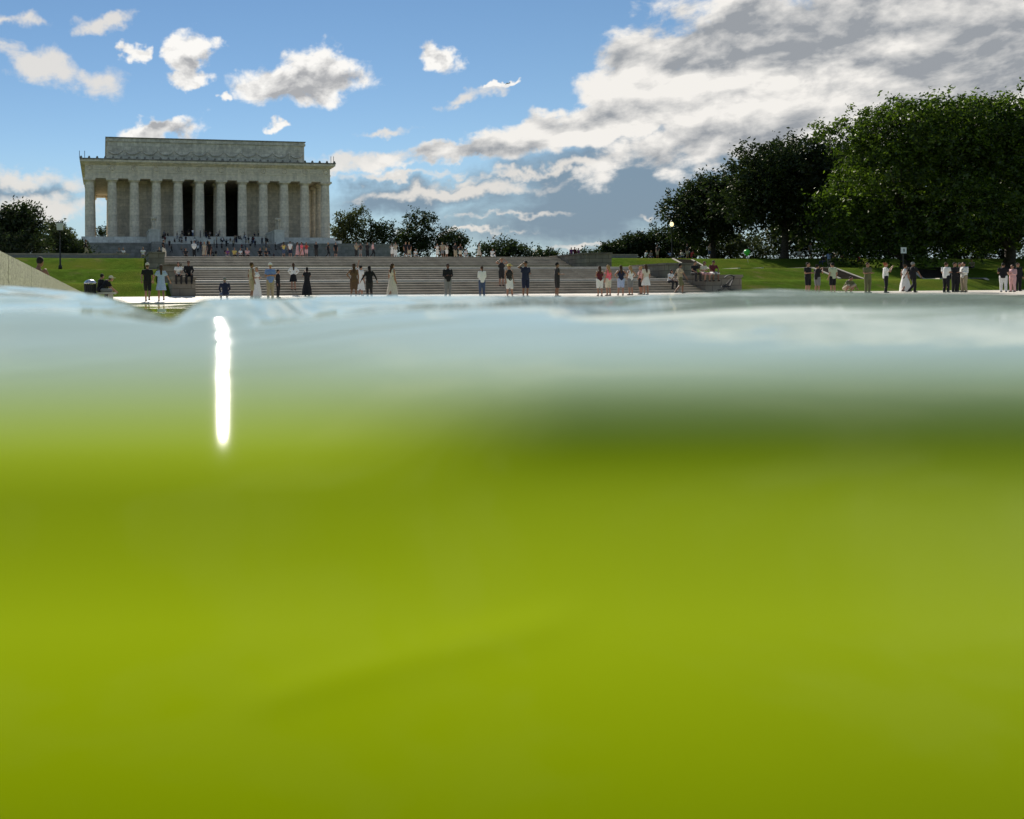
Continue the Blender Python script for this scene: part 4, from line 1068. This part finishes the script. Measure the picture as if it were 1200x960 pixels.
# face: compass degrees, 0 = looking to the temple, 90 = to the elms, 180 = to the pool
who('dark haired bare shouldered bather sitting on the pool side walkway', 43, 20.5, 30, 'sit', 'knee', 1.75, top=None, bottom='shorts', hair='short', c=D(skin='tan', hair='blackhair', bottom='navy'), z=-.09)
who('man in black shirt and pale cap leaning forward on the stone bench', 119, 38.6, 80, 'bend', 'knee', 1.78, top='tee', bottom='shorts', hat='cap', c=D(top='black', bottom='grey', hat='cream', hair='blackhair'), lift=.02)
who('dark clad companion sitting upright behind the leaning man on the bench', 116.5, 38.9, 60, 'sit', 'knee', 1.70, top='long', c=D(top='black', bottom='black', hair='blackhair'), lift=.03)
who('man in black shirt and black shorts with pale cap walking to the lawn', 173, 38.6, 8, 'walk', 'swing', 1.80, bottom='shorts', hat='cap', c=D(top='black', bottom='black', hat='cream'))
who('woman in light blue dress with long brown hair beside the man in black', 189, 38.5, 0, 'walk', 'out', 1.72, True, 'tee', 'shortskirt', 'long', c=D(top='lightblue', bottom='lightblue', hair='brownhair'))
who('seated visitor in white shirt on the stair cheek block', 209, 46.28, 180, 'sit', 'knee', 1.68, True, 'tee', 'trousers', 'bob', c=D(top='white', bottom='dark', hair='blackhair'), z=1.08)
who('seated visitor all in black on the stair cheek block', 221, 46.28, 180, 'sit', 'knee', 1.78, top='long', c=D(top='black', bottom='black', hair='blackhair', skin='tan'), z=1.08)
who('person in navy jacket crouching at the pool edge facing the stairs', 264, 38.4, 0, 'sit', 'knee', 1.72, top='long', bottom='shorts', c=D(top='navy', bottom='denim', hair='grey'), lift=-.16)
who('man in beige sleeveless top standing in profile beside the white gown', 295, 38.4, 75, 'contrapposto', 'down', 1.84, top='tank', bottom='shorts', hat=None, c=D(top='beige', bottom='khaki', hair='brownhair', skin='tan'))
who('bride in a long white gown between two men', 301, 41.5, 150, 'stand', 'hold', 1.62, True, 'tank', 'longskirt', 'bun', c=D(top='white', bottom='white', hair='blond'))
who('man in blue shirt and white cap with khaki trousers and folded arms', 317, 38.8, 180, 'stand', 'cross', 1.80, top='tee', hat='cap', c=D(top='blue', bottom='khaki', hat='white', hair='grey'))
who('small person all in black right behind the man in blue', 326, 41.8, 120, 'stand', 'down', 1.50, top='long', c=D(top='black', bottom='black', hair='blackhair'))
who('woman in white blouse and black skirt with long hair on the steps', 344, 46.7, 0, 'stand', 'hip', 1.60, True, 'long', 'shortskirt', 'long', c=D(top='white', bottom='black', hair='brownhair'), z=.72)
who('woman in long black dress lifting both hands to her face', 360, 44.5, 0, 'stand', 'phone', 1.62, True, 'tee', 'longskirt', 'bob', c=D(top='black', bottom='black', hair='blackhair'))
who('woman in brown playsuit with long hair and one hand on hip', 415, 39.2, 10, 'contrapposto', ('hip', 'down'), 1.80, True, 'tank', 'shorts', 'long', c=D(top='brown', bottom='brown', hair='brownhair', skin='tan'))
who('person in white shirt dancing behind the woman in the brown playsuit', 423, 43.5, 60, 'walk', ('up', 'down'), 1.72, True, 'tee', 'midskirt', 'bun', c=D(top='white', bottom='white', hair='blackhair'))
who('woman with long black hair in black top and dark leggings', 433, 39.4, 0, 'stand', 'out', 1.68, True, 'long', 'trousers', 'long', c=D(top='black', bottom='dark', hair='blackhair'))
who('woman in sheer cream dress striding along the pool edge', 460, 39.4, 70, 'walk', 'down', 1.80, True, 'tank', 'longskirt', 'long', c=D(top='cream', bottom='cream', hair='brownhair'))
who('person in black hoodie and grey trousers watching the water alone', 525, 39.6, 185, 'stand', 'hold', 1.78, top='long', c=D(top='black', bottom='grey', hair='blackhair', skin='darkskin'))
who('woman in white shirt and blue jeans with brown ponytail', 565, 40.2, 10, 'stand', 'hold', 1.66, True, 'long', 'trousers', 'ponytail', c=D(top='white', bottom='denim', hair='brownhair'))
who('person behind the straw hat woman raising both arms to the head', 588, 47.0, 180, 'stand', 'head', 1.72, False, 'tank', 'shorts', 'short', c=D(top='dark', bottom='dark', hair='blond'), z=.9)
who('woman in straw hat with dark tank top and white shorts', 597, 39.6, 180, 'contrapposto', 'down', 1.74, True, 'tank', 'shorts', 'bob', 'straw', c=D(top='dark', bottom='white', hat='yellow', hair='blond'))
who('tall man in navy shirt and shorts shading his eyes with one hand', 616, 39.6, 180, 'stand', ('hold', 'head'), 1.90, top='tee', bottom='shorts', hat='cap', c=D(top='navy', bottom='navy', hat='dark', skin='tan'))
who('man in dark shirt and dark shorts turned sideways hands held together', 653, 40.0, 100, 'stand', 'hold', 1.84, top='tee', bottom='shorts', c=D(top='dark', bottom='dark', hair='blackhair', skin='tan'))
who('young woman in maroon top and white shorts at the end of her group', 703, 40.6, 10, 'stand', 'hold', 1.66, True, 'tank', 'shorts', 'long', c=D(top='maroon', bottom='white', hair='brownhair'))
who('young woman in bright pink top with long blond hair', 713, 41.0, 350, 'stand', 'down', 1.72, True, 'tank', 'shorts', 'long', c=D(top='pink', bottom='cream', hair='blond'))
who('young woman in dark purple top with brown hair and bare legs', 728, 41.4, 20, 'contrapposto', 'hip', 1.70, True, 'tank', 'shorts', 'long', c=D(top='navy', bottom='lightblue', hair='brownhair'))
who('young woman in white crop top and grey shorts holding her hips', 739, 41.8, 350, 'stand', 'hip', 1.68, True, 'tank', 'shorts', 'long', c=D(top='white', bottom='grey', hair='blond'))
who('young woman in white lace dress with long brown hair', 757, 42.2, 0, 'stand', 'down', 1.76, True, 'tee', 'shortskirt', 'long', c=D(top='cream', bottom='white', hair='brownhair'))
who('young woman in pale top peeking out beside the lace dress', 751, 42.8, 330, 'stand', 'hip', 1.66, True, 'tank', 'shorts', 'bun', c=D(top='palepink', bottom='dark', hair='blond'))
who('visitor in white shirt sitting on the low steps by the striding man', 785, 46.7, 170, 'sit', 'knee', 1.66, True, 'tee', 'trousers', 'bob', c=D(top='white', bottom='dark', hair='blackhair'), z=.62)
who('man in khaki shirt and long shorts striding along the stairs', 797, 43.4, 100, 'walk', 'swing', 1.80, top='tee', bottom='shorts', c=D(top='khaki', bottom='olive', hair='blackhair', skin='tan'))
who('visitor in black sitting on the cheek block beside two pale clad friends', 813, 46.28, 180, 'sit', 'knee', 1.74, top='tee', c=D(top='black', bottom='dark', hair='blackhair'), z=1.09)
who('visitor in cream shirt sitting in the middle of the cheek block group', 824, 46.28, 180, 'sit', 'hold', 1.70, True, 'tee', 'shorts', 'bob', c=D(top='cream', bottom='palepink', hair='brownhair'), z=1.09)
who('visitor in maroon shirt sitting at the lawn end of the cheek block', 835, 46.3, 190, 'sit', 'knee', 1.78, top='tee', bottom='shorts', c=D(top='maroon', bottom='white', hair='blackhair', skin='tan'), z=1.09)
who('stocky man in black shirt and black shorts in front of the lawn', 947, 42.2, 170, 'stand', 'hold', 1.86, top='tee', bottom='shorts', c=D(top='black', bottom='black', hair='blackhair'))
who('person in black top taking a photo beside the stocky man', 958, 42.6, 90, 'stand', 'phone', 1.74, True, 'tee', 'shorts', 'bun', c=D(top='black', bottom='grey', hair='blackhair'))
who('man in pale green shirt and black shorts seen from behind', 976, 42.0, 0, 'stand', 'down', 1.84, top='tee', bottom='shorts', c=D(top='palegreen', bottom='black', hair='blackhair'))
who('person in olive shirt crouching low over the pool edge', 993, 42.0, 180, 'crouch', 'knee', 1.78, top='tee', bottom='shorts', c=D(top='olive', bottom='beige', hair='blackhair'))
who('man in dark olive shirt and trousers standing with hands in front', 1017, 42.0, 185, 'stand', 'hold', 1.84, top='tee', c=D(top='olive', bottom='olive', hair='brownhair'))
who('red haired woman in white top and black trousers taking a photo', 1038, 42.2, 120, 'contrapposto', 'phone', 1.84, True, 'tee', 'trousers', 'bun', c=D(top='white', bottom='black', hair='redhair'))
who('woman in long white dress just behind the walking man', 1061, 43.0, 90, 'walk', 'down', 1.74, True, 'tank', 'longskirt', 'bun', c=D(top='white', bottom='white', hair='brownhair'))
who('man all in black walking with long strides past the white dress', 1070, 42.0, 95, 'walk', 'swing', 1.88, top='tee', c=D(top='black', bottom='black', hair='grey', skin='tan'))
who('man in white shirt and black trousers at the edge of a tight group', 1109, 42.0, 90, 'stand', 'cross', 1.86, top='tee', c=D(top='white', bottom='black', hair='brownhair'))
who('person all in black in the middle of the tight group', 1119, 42.4, 180, 'stand', 'hold', 1.86, top='long', c=D(top='black', bottom='black', hair='blackhair'))
who('man in white long sleeved shirt and khaki trousers in the tight group', 1130, 42.2, 280, 'stand', 'hold', 1.88, top='long', c=D(top='white', bottom='khaki', hair='blackhair'))
who('person in black jacket behind the man in khaki trousers', 1125, 43.2, 200, 'stand', 'down', 1.86, top='long', c=D(top='black', bottom='black', hair='blackhair'))
who('man in black shirt and white trousers facing a woman in pink', 1176, 42.2, 60, 'stand', 'hold', 1.82, top='tee', c=D(top='black', bottom='white', hair='blackhair'))
who('woman in pale pink outfit beside the man in white trousers', 1187, 42.2, 270, 'stand', 'hold', 1.72, True, 'long', 'trousers', 'long', c=D(top='palepink', bottom='palepink', hair='blackhair'))
who('person in dark clothes standing behind the couple in white and pink', 1193, 43.5, 200, 'stand', 'down', 1.84, top='long', c=D(top='black', bottom='black', hair='blackhair'))

# people farther off share a few bodies
far = {}
far['m'] = human('stand', 'down', 1.74, False, 'tee', 'shorts', 'short', None, False, False)
far['m2'] = human('contrapposto', 'hold', 1.78, False, 'long', 'trousers', 'short', None, False, False)
far['w'] = human('stand', 'hip', 1.66, True, 'tank', 'shorts', 'long', None, False, False)
far['w2'] = human('walk', 'down', 1.68, True, 'tee', 'midskirt', 'long', None, False, False)
far['p'] = human('stand', 'phone', 1.72, False, 'tee', 'trousers', 'short', None, False, False)
far['s'] = human('sit', 'knee', 1.70, False, 'tee', 'trousers', 'short', None, False, False)
far['s2'] = human('sit', 'hold', 1.66, True, 'tee', 'shorts', 'bob', None, False, False)
far['k'] = human('walk', 'swing', 1.74, False, 'tee', 'trousers', 'short', None, False, False)
run_pending()
for (out, cdict, loc, rz, label) in PEOPLE: place(out, cdict, loc, rz, label)

NICE = dict(black='black', dark='charcoal', navy='navy', white='white', cream='cream', grey='grey', red='red', pink='pink', palepink='pale pink', yellow='yellow', blue='blue', purple='purple', khaki='khaki', lightblue='light blue', denim='denim', maroon='maroon', beige='beige', olive='olive')
POSE = dict(m='standing', m2='hands folded', w='hands on hips', w2='strolling', p='taking a photo', s='sitting', s2='sitting bare legged', k='walking')
def crowd(items, where, group):
    for (kind, px, Y, z, face, ct, cb_, sk) in items:
        hr = random.choice(('blackhair', 'brownhair', 'brownhair', 'blond')) if sk != 'darkskin' else 'blackhair'
        wh = where(Y) if callable(where) else where
        place(far[kind], D(top=ct, bottom=cb_, skin=sk, hair=hr), (at(px, Y), Y, z), R(-face),
              '%s visitor in %s top and %s bottoms %s %s' % ({'blackhair': 'dark-haired', 'brownhair': 'brown-haired', 'blond': 'blond'}[hr], NICE[ct], NICE[cb_], POSE[kind], wh), group)
cr = []
def crest(kind, px, Y, ct, cb_, face=180, sk='skin'):
    z = float(np.interp(Y, [74, 96], [4.15, 5.16])) + .0
    if kind in ('s', 's2'): z -= .30
    cr.append((kind, px, Y, z, face, ct, cb_, sk))
for a in [('k', 101, 80, 'black', 'khaki', 90), ('s', 140, 80, 'grey', 'dark'), ('s2', 145, 80, 'white', 'dark'), ('s', 168, 79, 'white', 'khaki'), ('s', 187, 79, 'black', 'white'), ('k', 192, 80, 'black', 'cream', 120),
          ('m2', 228, 84, 'white', 'black'), ('s', 218, 82, 'dark', 'dark'), ('w2', 246, 83, 'black', 'black'), ('w2', 240, 84, 'beige', 'beige'), ('s2', 267, 80, 'purple', 'grey'), ('s', 275, 80, 'yellow', 'dark'), ('s2', 282, 80, 'white', 'dark'), ('s', 290, 80, 'palepink', 'dark'),
          ('s', 305, 80, 'black', 'black'), ('s2', 312, 80, 'dark', 'dark'), ('w', 333, 83, 'yellow', 'denim', 0), ('m', 340.5, 83, 'white', 'navy', 10), ('w2', 349, 84, 'palepink', 'palepink', 90), ('w2', 354, 84, 'pink', 'palepink', 250), ('w', 359.5, 83.5, 'red', 'palepink', 180),
          ('m2', 371, 86, 'black', 'dark'), ('k', 385, 87, 'black', 'black', 90), ('m', 394, 87, 'black', 'dark'), ('p', 418, 85, 'khaki', 'dark', 180), ('w', 423, 86, 'dark', 'grey'), ('m2', 431, 88, 'dark', 'black'), ('k', 437.5, 85, 'palepink', 'black', 100),
          ('w', 460, 86, 'white', 'white', 0), ('p', 464, 84, 'beige', 'white', 200), ('m', 476, 84, 'black', 'dark'), ('m', 480, 85, 'black', 'beige', 20), ('s2', 487, 80, 'white', 'grey'), ('w', 513, 86, 'white', 'white'), ('m', 519, 85, 'khaki', 'grey', 0), ('w', 524, 86, 'cream', 'white', 60), ('m2', 534, 87, 'dark', 'khaki'), ('w', 540, 88, 'black', 'cream'),
          ('w2', 562, 84, 'cream', 'cream', 120), ('s', 577, 80, 'white', 'white'), ('s2', 546, 80, 'white', 'grey'), ('m', 670, 100, 'purple', 'navy'), ('m2', 674, 100, 'maroon', 'dark'), ('w', 678.5, 100, 'purple', 'dark')]: crest(*a)
crowd(cr, 'at the plaza edge', 'visitors at the plaza edge')
# the grand stair
st = []; rnd = random.Random(5)
rows = [(161.5, 9), (165, 11), (169, 12), (173.5, 12), (178, 14), (182, 13), (185, 16), (187.5, 15)]
for (Y0, n_) in rows:
    for k in range(n_):
        X = AX + rnd.uniform(-12, 12); Y0b = Y0 + rnd.uniform(-.8, .8)
        kind = rnd.choice(('s', 's', 's2', 'm', 'm2', 'k', 'w', 's', 'p')); ct = rnd.choice(('black', 'black', 'dark', 'navy', 'dark', 'grey', 'white', 'black', 'maroon', 'denim', 'khaki')); cb_ = rnd.choice(('black', 'dark', 'denim', 'dark', 'navy', 'khaki'))
        z = stair_z(Y0b) + .02
        if kind in ('s', 's2'): z -= .27
        px = PX + FPX * math.tan(math.atan2(X, Y0b) - R(YAW))
        st.append((kind, px, Y0b, z, rnd.choice((180, 180, 170, 190, 0, 90, 270)), ct, cb_, rnd.choice(('skin', 'tan', 'darkskin'))))
crowd(st, lambda Y: 'low on the grand stair' if Y < 170 else 'halfway up the grand stair' if Y < 180 else 'before the temple columns', 'visitors on the grand stair')
# visitors resting in the shade of the elms
el = []
for k, (px, Y, kind) in enumerate([(757, 90, 's'), (763, 91, 's2'), (771, 90, 'm'), (786, 92, 's'), (800, 84, 's2'), (806, 86, 'm'), (811, 85, 's'), (832, 82, 'w'), (936, 76, 's'), (950, 78, 'm'), (966, 72, 's'), (972, 70, 'p'), (981, 76, 's2'), (988, 74, 'm'), (1006, 72, 's2'), (1140, 66, 's')]):
    el.append((kind, px, Y, P(Y) - (.3 if kind[0] == 's' else .03), random.choice((170, 190, 90, 260)), ('white', 'grey', 'dark', 'lightblue', 'cream', 'black', 'red', 'khaki')[k % 8], ('dark', 'denim', 'khaki')[k % 3], 'skin'))
crowd(el, 'shaded by the elms', 'visitors under the elms')
